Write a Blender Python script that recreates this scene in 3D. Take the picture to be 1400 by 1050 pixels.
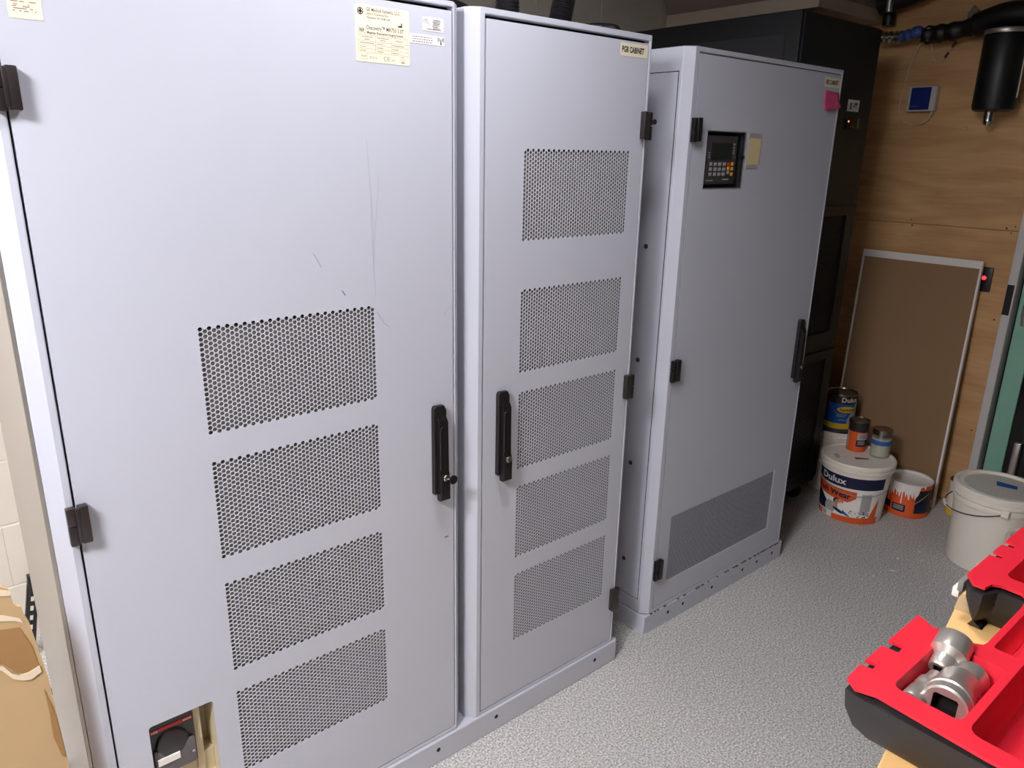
import bpy, bmesh, math, random
from mathutils import Vector, Matrix
random.seed(7)
for o in list(bpy.data.objects): bpy.data.objects.remove(o)
SC = bpy.context.scene
COL = SC.collection
PI = math.pi

# ------------------------------------------------------------------ camera
cam = bpy.data.cameras.new('camera'); cam_o = bpy.data.objects.new('camera', cam); COL.objects.link(cam_o)
YAW, PITCH, ROLL, FOC = 0.7029, -0.2997, 0.0201, 1027.0
fw = Vector((math.sin(YAW)*math.cos(PITCH), math.cos(YAW)*math.cos(PITCH), math.sin(PITCH)))
rt = Vector((math.cos(YAW), -math.sin(YAW), 0)); up = rt.cross(fw)
r2 = math.cos(ROLL)*rt + math.sin(ROLL)*up; u2 = -math.sin(ROLL)*rt + math.cos(ROLL)*up
Mx = Matrix((r2, u2, -fw)).transposed().to_4x4(); Mx.translation = Vector((-1.04, -1.3831, 1.5986))
cam_o.matrix_world = Mx
cam.sensor_fit = 'HORIZONTAL'; cam.sensor_width = 36.0; cam.lens = FOC/1400*36.0
cam.clip_start = 0.02
SC.camera = cam_o
# ------------------------------------------------------------------ world and light settings
w = bpy.data.worlds.new('world'); SC.world = w; w.use_nodes = True
w.node_tree.nodes['Background'].inputs[0].default_value = (0.75, 0.8, 0.9, 1)
w.node_tree.nodes['Background'].inputs[1].default_value = 0.02
LAMPS = [((-2.0, -0.90, 2.478), (0.60, 0.50), 102.0), ((-0.18, -0.52, 2.478), (0.30, 0.30), 57.0), ((-1.60, 0.60, 2.478), (0.40, 0.40), 66.0)]   # unseen ceiling panels, left and block-wall ones added as fill: position, size, strength
SC.view_settings.view_transform = 'Standard'; SC.view_settings.look = 'None'
SC.view_settings.gamma = 1.0; SC.view_settings.use_curve_mapping = False
SC.view_settings.exposure = 0.0

# ------------------------------------------------------------------ materials
def lin(c):
    return tuple((x/12.92 if x <= .04045 else ((x+.055)/1.055)**2.4) for x in [v/255 for v in c])
MATS = {}
def mat(name, rgb, rough=.5, metal=0., noise=0., nscale=20., bump=0., bscale=200., emit=0., trans=0., coat=0., spec=.5):
    m = bpy.data.materials.new(name); m.use_nodes = True; nt = m.node_tree; b = nt.nodes['Principled BSDF']
    c = lin(rgb); b.inputs['Base Color'].default_value = (*c, 1)
    b.inputs['Roughness'].default_value = rough; b.inputs['Metallic'].default_value = metal
    b.inputs['Specular IOR Level'].default_value = spec
    if coat: b.inputs['Coat Weight'].default_value = coat
    if trans: b.inputs['Transmission Weight'].default_value = trans
    if emit: b.inputs['Emission Color'].default_value = (*c, 1); b.inputs['Emission Strength'].default_value = emit
    tc = nt.nodes.new('ShaderNodeTexCoord')
    n = nt.nodes.new('ShaderNodeTexNoise'); n.inputs['Scale'].default_value = nscale; n.inputs['Detail'].default_value = 4
    nt.links.new(tc.outputs['Object'], n.inputs['Vector'])
    mx = nt.nodes.new('ShaderNodeMix'); mx.data_type = 'RGBA'
    k = noise if noise else .02
    mx.inputs[6].default_value = (*[x*(1-k) for x in c], 1); mx.inputs[7].default_value = (*[min(1, x*(1+k)) for x in c], 1)
    nt.links.new(n.outputs['Fac'], mx.inputs[0]); nt.links.new(mx.outputs[2], b.inputs['Base Color'])
    if bump:
        n2 = nt.nodes.new('ShaderNodeTexNoise'); n2.inputs['Scale'].default_value = bscale
        nt.links.new(tc.outputs['Object'], n2.inputs['Vector'])
        bp = nt.nodes.new('ShaderNodeBump'); bp.inputs['Strength'].default_value = bump; bp.inputs['Distance'].default_value = .002
        nt.links.new(n2.outputs['Fac'], bp.inputs['Height']); nt.links.new(bp.outputs['Normal'], b.inputs['Normal'])
    MATS[name] = m; return m
mat('paint', (194, 197, 209), .5, noise=.03, nscale=3, bump=.03, bscale=900, spec=.3)
mat('dark_gap', (16, 16, 18), .8)
mat('filter', (124, 118, 111), .9, noise=.4, nscale=420)
mat('filter_dark', (60, 60, 66), .9, noise=.3, nscale=400)
mat('side_metal', (168, 163, 156), .33, .55, noise=.04, nscale=5)
mat('black_plastic', (24, 22, 23), .38, noise=.1)
mat('brown_black', (44, 38, 38), .32, noise=.1)
mat('chrome', (190, 188, 182), .22, 1., noise=.05)
mat('satin_steel', (206, 200, 192), .3, .8, noise=.06, nscale=60)
mat('dark_steel', (48, 45, 42), .45, .8)
mat('charcoal', (28, 28, 33), .45, noise=.08, nscale=6)
mat('charcoal_panel', (38, 38, 45), .5, noise=.06, nscale=6)
mat('mesh_black', (20, 17, 16), .7, noise=.4, nscale=300)
mat('cream_label', (238, 228, 204), .5)
mat('white_label', (232, 228, 225), .5)
mat('ink', (28, 26, 26), .6)
mat('ink_grey', (104, 96, 86), .6)
mat('ink_mid', (62, 56, 50), .6)
mat('ink_brown', (150, 125, 112), .6)
mat('beige', (206, 192, 160), .5, noise=.03)
mat('breaker_black', (38, 34, 34), .4)
mat('breaker_grey', (96, 92, 92), .4)
mat('red_strip', (196, 40, 48), .5)
mat('pink', (216, 78, 130), .75, noise=.1, nscale=30)
mat('yellow_paper', (214, 196, 150), .8, noise=.08, nscale=40)
mat('tape', (166, 165, 164), .3, noise=.1)
mat('bezel', (62, 58, 60), .45)
mat('screen', (30, 31, 30), .2)
mat('key_grey', (150, 150, 152), .5)
mat('key_orange', (226, 160, 40), .5)
mat('key_red', (190, 50, 40), .5)
mat('alu', (176, 174, 172), .35, .9)
mat('rust', (112, 62, 34), .9, noise=.3, nscale=60)
mat('pail_white', (246, 238, 226), .42, noise=.03, nscale=6)
mat('pail_lid', (216, 212, 204), .42, noise=.04, nscale=8)
mat('lid_dirty', (206, 192, 182), .5, noise=.12, nscale=14)
mat('navy', (18, 24, 62), .4)
mat('orange', (226, 92, 36), .42, noise=.04)
mat('print_white', (246, 242, 236), .45)
mat('print_grey', (176, 174, 172), .45)
mat('skin', (190, 140, 112), .6)
mat('print_dark', (40, 36, 38), .5)
mat('blue', (22, 88, 170), .4, noise=.15, nscale=16)
mat('yellow', (232, 196, 42), .45)
mat('blue_tape', (40, 92, 170), .55)
mat('tin_metal', (150, 142, 130), .3, 1., noise=.1, nscale=30)
mat('drip_white', (240, 234, 230), .5, noise=.06, nscale=20)
def thin_glass():
    m = bpy.data.materials.new('glass'); m.use_nodes = True; nt = m.node_tree; nt.nodes.remove(nt.nodes['Principled BSDF'])
    tr = nt.nodes.new('ShaderNodeBsdfTransparent'); gl = nt.nodes.new('ShaderNodeBsdfGlossy'); gl.inputs['Roughness'].default_value = .08
    fr = nt.nodes.new('ShaderNodeFresnel'); fr.inputs['IOR'].default_value = 1.45; mx = nt.nodes.new('ShaderNodeMixShader')
    tr.inputs[0].default_value = (.96, .98, .96, 1); nt.links.new(fr.outputs[0], mx.inputs[0]) if False else None; mx.inputs[0].default_value = .09; nt.links.new(tr.outputs[0], mx.inputs[1]); nt.links.new(gl.outputs[0], mx.inputs[2])
    nt.links.new(mx.outputs[0], nt.nodes['Material Output'].inputs[0]); MATS['glass'] = m
thin_glass()
mat('jar_fill', (214, 208, 192), .6)
mat('pinboard', (150, 118, 86), .85, noise=.06, nscale=5, bump=.1, bscale=300)
mat('frame_white', (236, 230, 224), .5)
mat('jamb', (212, 208, 205), .5)
mat('green', (142, 192, 170), .5, noise=.05, nscale=8)
mat('door_glass', (12, 10, 10), .12)
mat('led_red', (255, 40, 50), .5, emit=4.)
mat('led_orange', (255, 120, 70), .5, emit=3.)
mat('box_white', (196, 192, 188), .45)
mat('box_blue', (22, 44, 120), .35)
mat('cable_white', (206, 190, 168), .5)
mat('foam_black', (22, 20, 21), .42, noise=.2, nscale=40, bump=.2, bscale=60)
mat('foil', (190, 186, 180), .25, 1., noise=.3, nscale=50, bump=.6, bscale=40)
mat('wire_blue', (60, 80, 150), .4)
mat('tray_red', (212, 30, 50), .5, noise=.05, nscale=20, bump=.08, bscale=300)
mat('tray_black', (38, 36, 37), .6, noise=.12, nscale=60, bump=.2, bscale=500)
mat('cardboard', (190, 160, 118), .85, noise=.06, nscale=6, bump=.06, bscale=120)
mat('cardboard_light', (228, 182, 118), .85, noise=.06, nscale=8)
mat('torn', (226, 208, 180), .95, noise=.08, nscale=60)
mat('torn_inner', (160, 122, 76), .95, noise=.08, nscale=10)
mat('grey_plastic', (120, 116, 112), .5)
mat('rail_black', (30, 30, 33), .45)
mat('block', (228, 220, 206), .8, noise=.05, nscale=14, bump=.35, bscale=60)
mat('mortar', (238, 232, 222), .9, noise=.05, nscale=30)
mat('ceiling', (146, 138, 130), .8, noise=.04, nscale=3)
mat('wall_plain', (140, 134, 126), .85, noise=.04, nscale=3)
mat('wall_dark', (58, 55, 52), .8, noise=.05, nscale=3)
mat('bulkhead', (136, 122, 114), .5, noise=.05, nscale=3)
mat('bulkhead_trim', (186, 172, 156), .55, noise=.05, nscale=8)
mat('flake', (236, 234, 230), .6)
mat('lamp_body', (220, 220, 220), .5)

def floor_material():
    m = bpy.data.materials.new('floor_vinyl'); m.use_nodes = True; nt = m.node_tree; b = nt.nodes['Principled BSDF']
    tc = nt.nodes.new('ShaderNodeTexCoord')
    n1 = nt.nodes.new('ShaderNodeTexNoise'); n1.inputs['Scale'].default_value = 170; n1.inputs['Detail'].default_value = 3; n1.inputs['Roughness'].default_value = .7
    n2 = nt.nodes.new('ShaderNodeTexNoise'); n2.inputs['Scale'].default_value = 2.5
    v = nt.nodes.new('ShaderNodeTexVoronoi'); v.inputs['Scale'].default_value = 260
    for n in (n1, n2, v): nt.links.new(tc.outputs['Object'], n.inputs['Vector'])
    cr = nt.nodes.new('ShaderNodeValToRGB'); e = cr.color_ramp.elements
    e[0].position = .36; e[0].color = (*lin((150, 143, 135)), 1); e[1].position = .64; e[1].color = (*lin((255, 248, 236)), 1)
    nt.links.new(n1.outputs['Fac'], cr.inputs[0])
    mx = nt.nodes.new('ShaderNodeMix'); mx.data_type = 'RGBA'; mx.blend_type = 'MULTIPLY'; mx.inputs[0].default_value = .2
    nt.links.new(cr.outputs[0], mx.inputs[6]); nt.links.new(v.outputs['Color'], mx.inputs[7])
    mx2 = nt.nodes.new('ShaderNodeMix'); mx2.data_type = 'RGBA'; mx2.blend_type = 'MULTIPLY'; mx2.inputs[0].default_value = .18
    nt.links.new(mx.outputs[2], mx2.inputs[6]); nt.links.new(n2.outputs['Color'], mx2.inputs[7])
    hs = nt.nodes.new('ShaderNodeHueSaturation'); hs.inputs['Saturation'].default_value = .35
    nt.links.new(mx2.outputs[2], hs.inputs['Color'])
    nt.links.new(hs.outputs[0], b.inputs['Base Color']); b.inputs['Roughness'].default_value = .5
    bp = nt.nodes.new('ShaderNodeBump'); bp.inputs['Strength'].default_value = .25; bp.inputs['Distance'].default_value = .001
    nt.links.new(n1.outputs['Fac'], bp.inputs['Height']); nt.links.new(bp.outputs[0], b.inputs['Normal'])
    MATS['floor_vinyl'] = m
floor_material()
def ply_material():
    m = bpy.data.materials.new('plywood'); m.use_nodes = True; nt = m.node_tree; b = nt.nodes['Principled BSDF']
    tc = nt.nodes.new('ShaderNodeTexCoord'); mp = nt.nodes.new('ShaderNodeMapping'); mp.inputs['Scale'].default_value = (1, .45, 2.2)
    nt.links.new(tc.outputs['Object'], mp.inputs[0])
    n0 = nt.nodes.new('ShaderNodeTexNoise'); n0.inputs['Scale'].default_value = 2.2; n0.inputs['Detail'].default_value = 2
    nt.links.new(mp.outputs[0], n0.inputs['Vector'])
    wv = nt.nodes.new('ShaderNodeMath'); wv.operation = 'MULTIPLY'; wv.inputs[1].default_value = 34
    nt.links.new(n0.outputs['Fac'], wv.inputs[0])
    sn = nt.nodes.new('ShaderNodeMath'); sn.operation = 'SINE'; nt.links.new(wv.outputs[0], sn.inputs[0])
    mr = nt.nodes.new('ShaderNodeMapRange'); mr.inputs[1].default_value = -1; nt.links.new(sn.outputs[0], mr.inputs[0])
    n1 = nt.nodes.new('ShaderNodeTexNoise'); n1.inputs['Scale'].default_value = 30; n1.inputs['Detail'].default_value = 5
    mp2 = nt.nodes.new('ShaderNodeMapping'); mp2.inputs['Scale'].default_value = (1, .25, 3)
    nt.links.new(tc.outputs['Object'], mp2.inputs[0]); nt.links.new(mp2.outputs[0], n1.inputs['Vector'])
    ad = nt.nodes.new('ShaderNodeMix'); ad.inputs[0].default_value = .7
    nt.links.new(mr.outputs[0], ad.inputs[2]); nt.links.new(n1.outputs['Fac'], ad.inputs[3])
    cr = nt.nodes.new('ShaderNodeValToRGB'); e = cr.color_ramp.elements
    e[0].position = .1; e[0].color = (*lin((186, 140, 92)), 1); e[1].position = .8; e[1].color = (*lin((218, 174, 122)), 1)
    nt.links.new(ad.outputs[0], cr.inputs[0]); nt.links.new(cr.outputs[0], b.inputs['Base Color'])
    b.inputs['Roughness'].default_value = .6
    MATS['plywood'] = m
ply_material()

# ------------------------------------------------------------------ mesh helpers
class MB:
    def __init__(s): s.v = []; s.f = []; s.m = []; s.mats = []
    def mi(s, name):
        if name not in s.mats: s.mats.append(name)
        return s.mats.index(name)
    def add(s, vs, fs, m):
        k = len(s.v); i = s.mi(m)
        s.v += [tuple(v) for v in vs]
        for f in fs: s.f.append(tuple(k+a for a in f)); s.m.append(i)
        return s
    def box(s, lo, hi, m, bev=0., seg=2):
        bm = bmesh.new(); bmesh.ops.create_cube(bm, size=1)
        for v in bm.verts:
            v.co = Vector([(lo[i]+hi[i])/2 + v.co[i]*(hi[i]-lo[i]) for i in range(3)])
        if bev:
            bmesh.ops.bevel(bm, geom=bm.edges[:], offset=bev, segments=seg, affect='EDGES', profile=.5)
        return s.bm(bm, m)
    def bm(s, bm, m, M=None):
        bm.verts.index_update()
        s.add([(M @ v.co if M else v.co.copy()) for v in bm.verts], [[v.index for v in f.verts] for f in bm.faces], m)
        bm.free(); return s
    def prism(s, poly, fn, a, b, m, caps=True):
        n = len(poly); vs = [fn(p[0], p[1], a) for p in poly] + [fn(p[0], p[1], b) for p in poly]
        fs = [(i, (i+1) % n, n+(i+1) % n, n+i) for i in range(n)]
        if caps: fs += [tuple(range(n))[::-1], tuple(range(n, 2*n))]
        return s.add(vs, fs, m)
    def tube(s, path, r, m, n=10, closed=False):
        P = [Vector(p) for p in path]; N = len(P); rad = r if isinstance(r, (list, tuple)) else [r]*N
        vs = []; fs = []; ref = None
        for i, p in enumerate(P):
            t = (P[min(i+1, N-1)] - P[max(i-1, 0)]).normalized()
            if ref is None: ref = t.orthogonal().normalized()
            ref = (ref - t*ref.dot(t)).normalized(); q = t.cross(ref)
            vs += [p + rad[i]*(math.cos(2*PI*k/n)*ref + math.sin(2*PI*k/n)*q) for k in range(n)]
        for i in range(N-1):
            for k in range(n): fs.append((i*n+k, i*n+(k+1) % n, (i+1)*n+(k+1) % n, (i+1)*n+k))
        fs += [tuple(range(n))[::-1], tuple(range((N-1)*n, N*n))]
        return s.add(vs, fs, m)
    def lathe(s, prof, m, c=(0, 0, 0), n=40, axis='z', cap=(False, False)):
        vs = []; fs = []
        def pt(r, z, a):
            x, y = r*math.cos(a), r*math.sin(a)
            q = (x, y, z) if axis == 'z' else ((z, x, y) if axis == 'x' else (x, -z, y))
            return (c[0]+q[0], c[1]+q[1], c[2]+q[2])
        for r, z in prof: vs += [pt(r, z, 2*PI*k/n) for k in range(n)]
        for i in range(len(prof)-1):
            for k in range(n): fs.append((i*n+k, i*n+(k+1) % n, (i+1)*n+(k+1) % n, (i+1)*n+k))
        if cap[0]: fs.append(tuple(range(n))[::-1])
        if cap[1]: fs.append(tuple(range((len(prof)-1)*n, len(prof)*n)))
        return s.add(vs, fs, m)
    def text(s, string, size, fn, m, align='LEFT', sx=1., bold=0.):
        cu = bpy.data.curves.new('t', 'FONT'); cu.body = string; cu.size = size; cu.align_x = align; cu.resolution_u = 2
        cu.offset = bold
        o = bpy.data.objects.new('t', cu); COL.objects.link(o)
        dg = bpy.context.evaluated_depsgraph_get(); me = o.evaluated_get(dg).to_mesh()
        s.add([fn(v.co.x*sx, v.co.y) for v in me.vertices], [tuple(p.vertices) for p in me.polygons], m)
        o.evaluated_get(dg).to_mesh_clear()
        bpy.data.objects.remove(o); bpy.data.curves.remove(cu); return s
    def build(s, name, parent=None, smooth=35, bevel=0., weld=False, fixn=True, loc=None):
        me = bpy.data.meshes.new(name)
        off = Vector(wloc(parent)) if parent else (Vector(loc) if loc else Vector((0, 0, 0)))
        me.from_pydata([Vector(v)-off for v in s.v], [], s.f)
        for k in s.mats: me.materials.append(MATS[k])
        me.polygons.foreach_set('material_index', s.m)
        bm = bmesh.new(); bm.from_mesh(me)
        if weld: bmesh.ops.remove_doubles(bm, verts=bm.verts, dist=1e-5)
        if fixn: bmesh.ops.recalc_face_normals(bm, faces=bm.faces)
        bm.to_mesh(me); bm.free()
        if smooth:
            me.polygons.foreach_set('use_smooth', [True]*len(me.polygons)); me.set_sharp_from_angle(angle=math.radians(smooth))
        o = bpy.data.objects.new(name, me); COL.objects.link(o)
        if parent: o.parent = parent
        elif loc: o.location = loc
        if bevel:
            b = o.modifiers.new('bevel', 'BEVEL'); b.width = bevel; b.segments = 2; b.limit_method = 'ANGLE'; b.angle_limit = math.radians(40)
        return o
def wloc(o):
    v = Vector(o.location)
    while o.parent: o = o.parent; v = v + Vector(o.location)
    return v
def thing(name, loc, label, cat, group=None):
    o = bpy.data.objects.new(name, None); o.empty_display_size = .05; COL.objects.link(o); o.location = loc
    return tag(o, label, cat, group)
def tag(o, label, cat, group=None):
    o['label'] = label; o['category'] = cat
    if group: o['group'] = group
    return o
def struct(o, label=None, cat=None):
    o['kind'] = 'structure'
    if label: o['label'] = label
    if cat: o['category'] = cat
    return o
def copy_tree(o, parent=None):
    c = o.copy(); COL.objects.link(c); c.parent = parent
    for ch in list(o.children): copy_tree(ch, c)
    return c
XZ = lambda y: (lambda a, b: (a, y, b))
fXY = lambda a, b, c: (a, b, c)      # prism: polygon in x,y along z
fXZ = lambda a, b, c: (a, c, b)      # polygon in x,z along y
fYZ = lambda a, b, c: (c, a, b)      # polygon in y,z along x
def arc(cx, cy, r, a0, a1, n):
    return [(cx+r*math.cos(math.radians(a0+(a1-a0)*i/n)), cy+r*math.sin(math.radians(a0+(a1-a0)*i/n))) for i in range(n+1)]
def rrect(x0, x1, z0, z1, r, n=3):
    return arc(x1-r, z0+r, r, -90, 0, n)+arc(x1-r, z1-r, r, 0, 90, n)+arc(x0+r, z1-r, r, 90, 180, n)+arc(x0+r, z0+r, r, 180, 270, n)
def bez(pts, n=8):
    out = []; P = [Vector(p) for p in pts]
    for i in range(len(P)-1):
        p0 = P[max(i-1, 0)]; p1 = P[i]; p2 = P[i+1]; p3 = P[min(i+2, len(P)-1)]
        for k in range(n):
            t = k/n
            out.append(.5*((2*p1)+(p2-p0)*t+(2*p0-5*p1+4*p2-p3)*t*t+(3*p1-p0-3*p2+p3)*t**3))
    out.append(P[-1]); return out
def plate_holes(mb, x0, x1, z0, z1, holes, y, m, fn=fXZ):
    xs = sorted({x0, x1} | {h[i] for h in holes for i in (0, 1)}); zs = sorted({z0, z1} | {h[i] for h in holes for i in (2, 3)})
    for i in range(len(xs)-1):
        for j in range(len(zs)-1):
            cx, cz = (xs[i]+xs[i+1])/2, (zs[j]+zs[j+1])/2
            if any(h[0] < cx < h[1] and h[2] < cz < h[3] for h in holes): continue
            mb.add([fn(xs[i], zs[j], y), fn(xs[i+1], zs[j], y), fn(xs[i+1], zs[j+1], y), fn(xs[i], zs[j+1], y)], [(0, 1, 2, 3)], m)
def rim(mb, x0, x1, z0, z1, ya, yb, m):
    c = [(x0, z0), (x1, z0), (x1, z1), (x0, z1)]
    mb.prism(c, fXZ, ya, yb, m, caps=False)
def clip(poly, x0, x1, z0, z1):
    def cl(P, ins, cut):
        out = []
        for i in range(len(P)):
            a, b = P[i-1], P[i]
            if ins(b):
                if not ins(a): out.append(cut(a, b))
                out.append(b)
            elif ins(a): out.append(cut(a, b))
        return out
    def cx(v): return lambda a, b: (v, a[1]+(b[1]-a[1])*(v-a[0])/(b[0]-a[0]))
    def cz(v): return lambda a, b: (a[0]+(b[0]-a[0])*(v-a[1])/(b[1]-a[1]), v)
    for ins, cut in ((lambda p: p[0] >= x0, cx(x0)), (lambda p: p[0] <= x1, cx(x1)), (lambda p: p[1] >= z0, cz(z0)), (lambda p: p[1] <= z1, cz(z1))):
        if not poly: return poly
        poly = cl(poly, ins, cut)
    return poly
def hexgrille(x0, x1, z0, z1, pitch, k, thick, y, m, keep=None):
    """perforated sheet: flat-topped hexagons, staggered columns, real holes"""
    mb = MB(); s = pitch/math.sqrt(3); ci = 0; x = x0
    H = [(math.cos(i*PI/3), math.sin(i*PI/3)) for i in range(6)]
    while x < x1+s:
        z = z0 - (pitch/2 if ci % 2 else 0)
        while z < z1+pitch:
            full = x-s*k*1.02 > x0 and x+s*k*1.02 < x1 and z-s*k > z0 and z+s*k < z1 and (keep is None or keep(x, z))
            outer = [(x+s*a, z+s*b) for a, b in H]
            inside = x-s >= x0 and x+s <= x1 and z-pitch/2 >= z0 and z+pitch/2 <= z1
            if full:
                o = outer if inside else [(min(max(a, x0), x1), min(max(b, z0), z1)) for a, b in outer]
                i_ = [(x+s*k*a, z+s*k*b) for a, b in H]
                vs = [(p[0], y, p[1]) for p in o]+[(p[0], y, p[1]) for p in i_]+[(p[0], y+thick, p[1]) for p in i_]
                fs = [(a, (a+1) % 6, 6+(a+1) % 6, 6+a) for a in range(6)]
                if thick: fs += [(6+a, 6+(a+1) % 6, 12+(a+1) % 6, 12+a) for a in range(6)]
                else: vs = vs[:12]
                mb.add(vs, fs, m)
            else:
                p = clip(outer, x0, x1, z0, z1)
                if len(p) > 2: mb.add([(a, y, b) for a, b in p], [tuple(range(len(p)))], m)
            z += pitch
        x += 1.5*s; ci += 1
    return mb

# ------------------------------------------------------------------ the room
XE, YB, ZC = 2.80, 1.30, 2.50
struct(MB().box((-3.2, -2.7, -.06), (2.9, 1.4, 0), 'floor_vinyl').build('floor'))
struct(MB().box((-3.2, -2.7, ZC), (2.9, 1.4, ZC+.06), 'ceiling').build('ceiling'))
wb = struct(MB().box((-3.2, YB+.012, 0), (2.9, YB+.1, ZC), 'mortar').build('wall_back'))
blk = MB().box((-.2019, 0, -.1054), (.2019, .03, .1054), 'block', .0015, 1).build('block', wb)
first = True
for j in range(12):
    z = -.013 + .2168*j + .1084
    if z > 2.48: break
    for i in range(14):
        x = -2.1 + .404*i + (.202 if j % 2 else 0)
        if x > 2.68 or x < -2.25: continue
        b = blk if first else blk.copy()
        if not first: COL.objects.link(b)
        first = False
        b.location = (x, YB+.009+random.uniform(-.001, .001), z)
struct(MB().box((-3.3, -2.7, 0), (-3.2, 1.4, ZC), 'wall_plain').build('wall_left'))
struct(MB().box((-3.2, -2.8, 0), (2.9, -2.7, ZC), 'wall_dark').build('wall_front'))
DY0, DY1, DZ = -.262, -1.19, 2.08      # doorway in the end wall
we = MB(); we.box((XE, DY0, 0), (XE+.1, 1.4, ZC), 'wall_plain'); we.box((XE, DY1, DZ), (XE+.1, DY0, ZC), 'wall_plain'); we.box((XE, -2.7, 0), (XE+.1, DY1, ZC), 'wall_plain')
we = struct(we.build('wall_end', weld=True))
for z0, z1, y0, y1 in ((.002, 1.308, DY0+.002, .95), (1.310, ZC-.002, DY0+.002, .95), (.002, ZC-.002, .952, 1.285)):
    MB().box((XE-.014, y0, z0), (XE-.0005, y1, z1), 'plywood', .001, 1).build('plywood_sheet', we)
def knot(y, z, r, m='ink'):
    MB().lathe([(r, 0), (r*.7, -.0006), (.0001, -.0008)], m, (XE-.0141, y, z), 10, 'x').build('screw_hole', we)
for y, z, r in ((.191, 1.299, .004), (.199, 1.326, .003), (-.209, 1.319, .004), (-.241, 1.328, .003), (-.235, .914, .004), (-.24, .381, .004), (-.23, 1.30, .003)):
    knot(y, z, r)
MB().lathe([(.009, 0), (.008, -.004), (.004, -.007), (.0001, -.007)], 'cable_white', (XE-.0141, .034, 1.737), 12, 'x').build('wall_plug', we)
# sloping duct face above the dark cabinet
bk = MB(); bk.prism([(2.20, 2.262), (2.78, 2.262), (2.78, 2.498), (2.06, 2.498)], lambda a, b, c: (a, c, b), .47, YB-.01, 'bulkhead')
bk = struct(bk.build('trim_1')); bk['label'] = 'grey sloping bulkhead under the ceiling above the dark cabinet'
MB().prism([(2.185, 2.208), (2.76, 2.208), (2.76, 2.2615), (2.185, 2.2615)], lambda a, b, c: (a, c, b), .475, YB-.012, 'bulkhead_trim').build('edge_strip', bk)

# ------------------------------------------------------------------ ceiling panels out of view, two of them added fill lights
for k, ((LX, LY, LZ), (sx_, sy_), st_) in enumerate(LAMPS):
    mat('lamp_glow_%d' % k, (250, 248, 252), .5, emit=st_)
    a_, b_ = sx_/2, sy_/2
    lp = thing('ceiling_light', (LX, LY, ZC), ('large added fill light panel to the left of the cabinet row', 'small white ceiling light panel in front of the nearest cabinets', 'square added fill light panel over the block wall corner')[k], 'lamp', 'ceiling light panels')
    MB().box((LX-a_-.02, LY-b_-.02, LZ), (LX+a_+.02, LY+b_+.02, ZC-.0005), 'lamp_body', .003).build('housing', lp)
    MB().box((LX-a_, LY-b_, LZ-.006), (LX+a_, LY+b_, LZ-.0005), 'lamp_glow_%d' % k).build('diffuser', lp)

# ------------------------------------------------------------------ blue-grey cabinets
CH = .024
def cabinet_body(root, x0, x1, zb, H, y0, y1, dr, gap=.0035, gtop=.008, recess=.09):
    mb = MB(); c = CH
    out = [(x0+c, y0), (x1-c, y0), (x1, y0+c), (x1, y1), (x0, y1), (x0, y0+c)]
    n = len(out)
    for i in range(1, n):
        a, b = out[i], out[(i+1) % n]
        mb.add([(*a, zb), (*b, zb), (*b, H), (*a, H)], [(0, 1, 2, 3)], 'paint')
    mb.add([(*p, H) for p in out], [tuple(range(n))], 'paint'); mb.add([(*p, zb) for p in out], [tuple(range(n))], 'paint')
    h = (dr[0]-gap, dr[1]+gap, dr[2]-gap, dr[3]+gtop)
    plate_holes(mb, x0+c, x1-c, zb, H, [h], y0, 'paint')
    rim(mb, *h, y0, y0+.02, 'paint')
    body = mb.build('body', root, weld=True, bevel=.0022, fixn=True)
    ib = MB(); rim(ib, *h, y0+.0202, y0+recess, 'dark_gap'); ib.add([(h[0], y0+recess, h[2]), (h[1], y0+recess, h[2]), (h[1], y0+recess, h[3]), (h[0], y0+recess, h[3])], [(0, 1, 2, 3)], 'dark_gap')
    ib.build('door_recess', body, smooth=0, fixn=False)
    return body
def cabinet_door(root, dr, y, holes, m='paint', fillet=()):
    mb = MB(); plate_holes(mb, *dr, holes, y, m); rim(mb, *dr, y, y+.016, m)
    for (a, b, c, d) in fillet:
        rim(mb, a, b, c, d, y, y+.004, m)
        r = .007
        for cx, cz, sx, sz in ((a, c, 1, 1), (b, c, -1, 1), (b, d, -1, -1), (a, d, 1, -1)):
            pts = [(cx, cz)]+[(cx+sx*(r-r*math.sin(t)), cz+sz*(r-r*math.cos(t))) for t in [PI/2*i/4 for i in range(5)]]
            mb.add([(p, y-.0001, q) for p, q in pts], [tuple(range(len(pts)))], m)
    return mb.build('door', root, weld=True, bevel=.002, fixn=True)
def hinge(root, xj, z0, z1, y, flip=1, m='brown_black'):
    """xj: x of the door gap; the door leaf lies on the +x side when flip=1"""
    h = z1-z0; d = .017
    mb = MB()
    X = lambda a, b: (min(xj+flip*a, xj+flip*b), max(xj+flip*a, xj+flip*b))
    a, b = X(.0022, .018); mb.box((a, y-d, z0), (b, y-.0003, z1), m, .0022)
    a, b = X(-.016, -.001); mb.box((a, y-d+.003, z0+h*.50), (b, y-.0003, z1-.001), m, .002); mb.box((a, y-d+.003, z0-.002), (b, y-.0003, z0+h*.485), m, .002)
    a, b = X(-.003, .004); mb.box((a, y-d-.001, z0+.003), (b, y-d+.006, z1-.002), m, .002)
    return mb.build('hinge', root)
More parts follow.
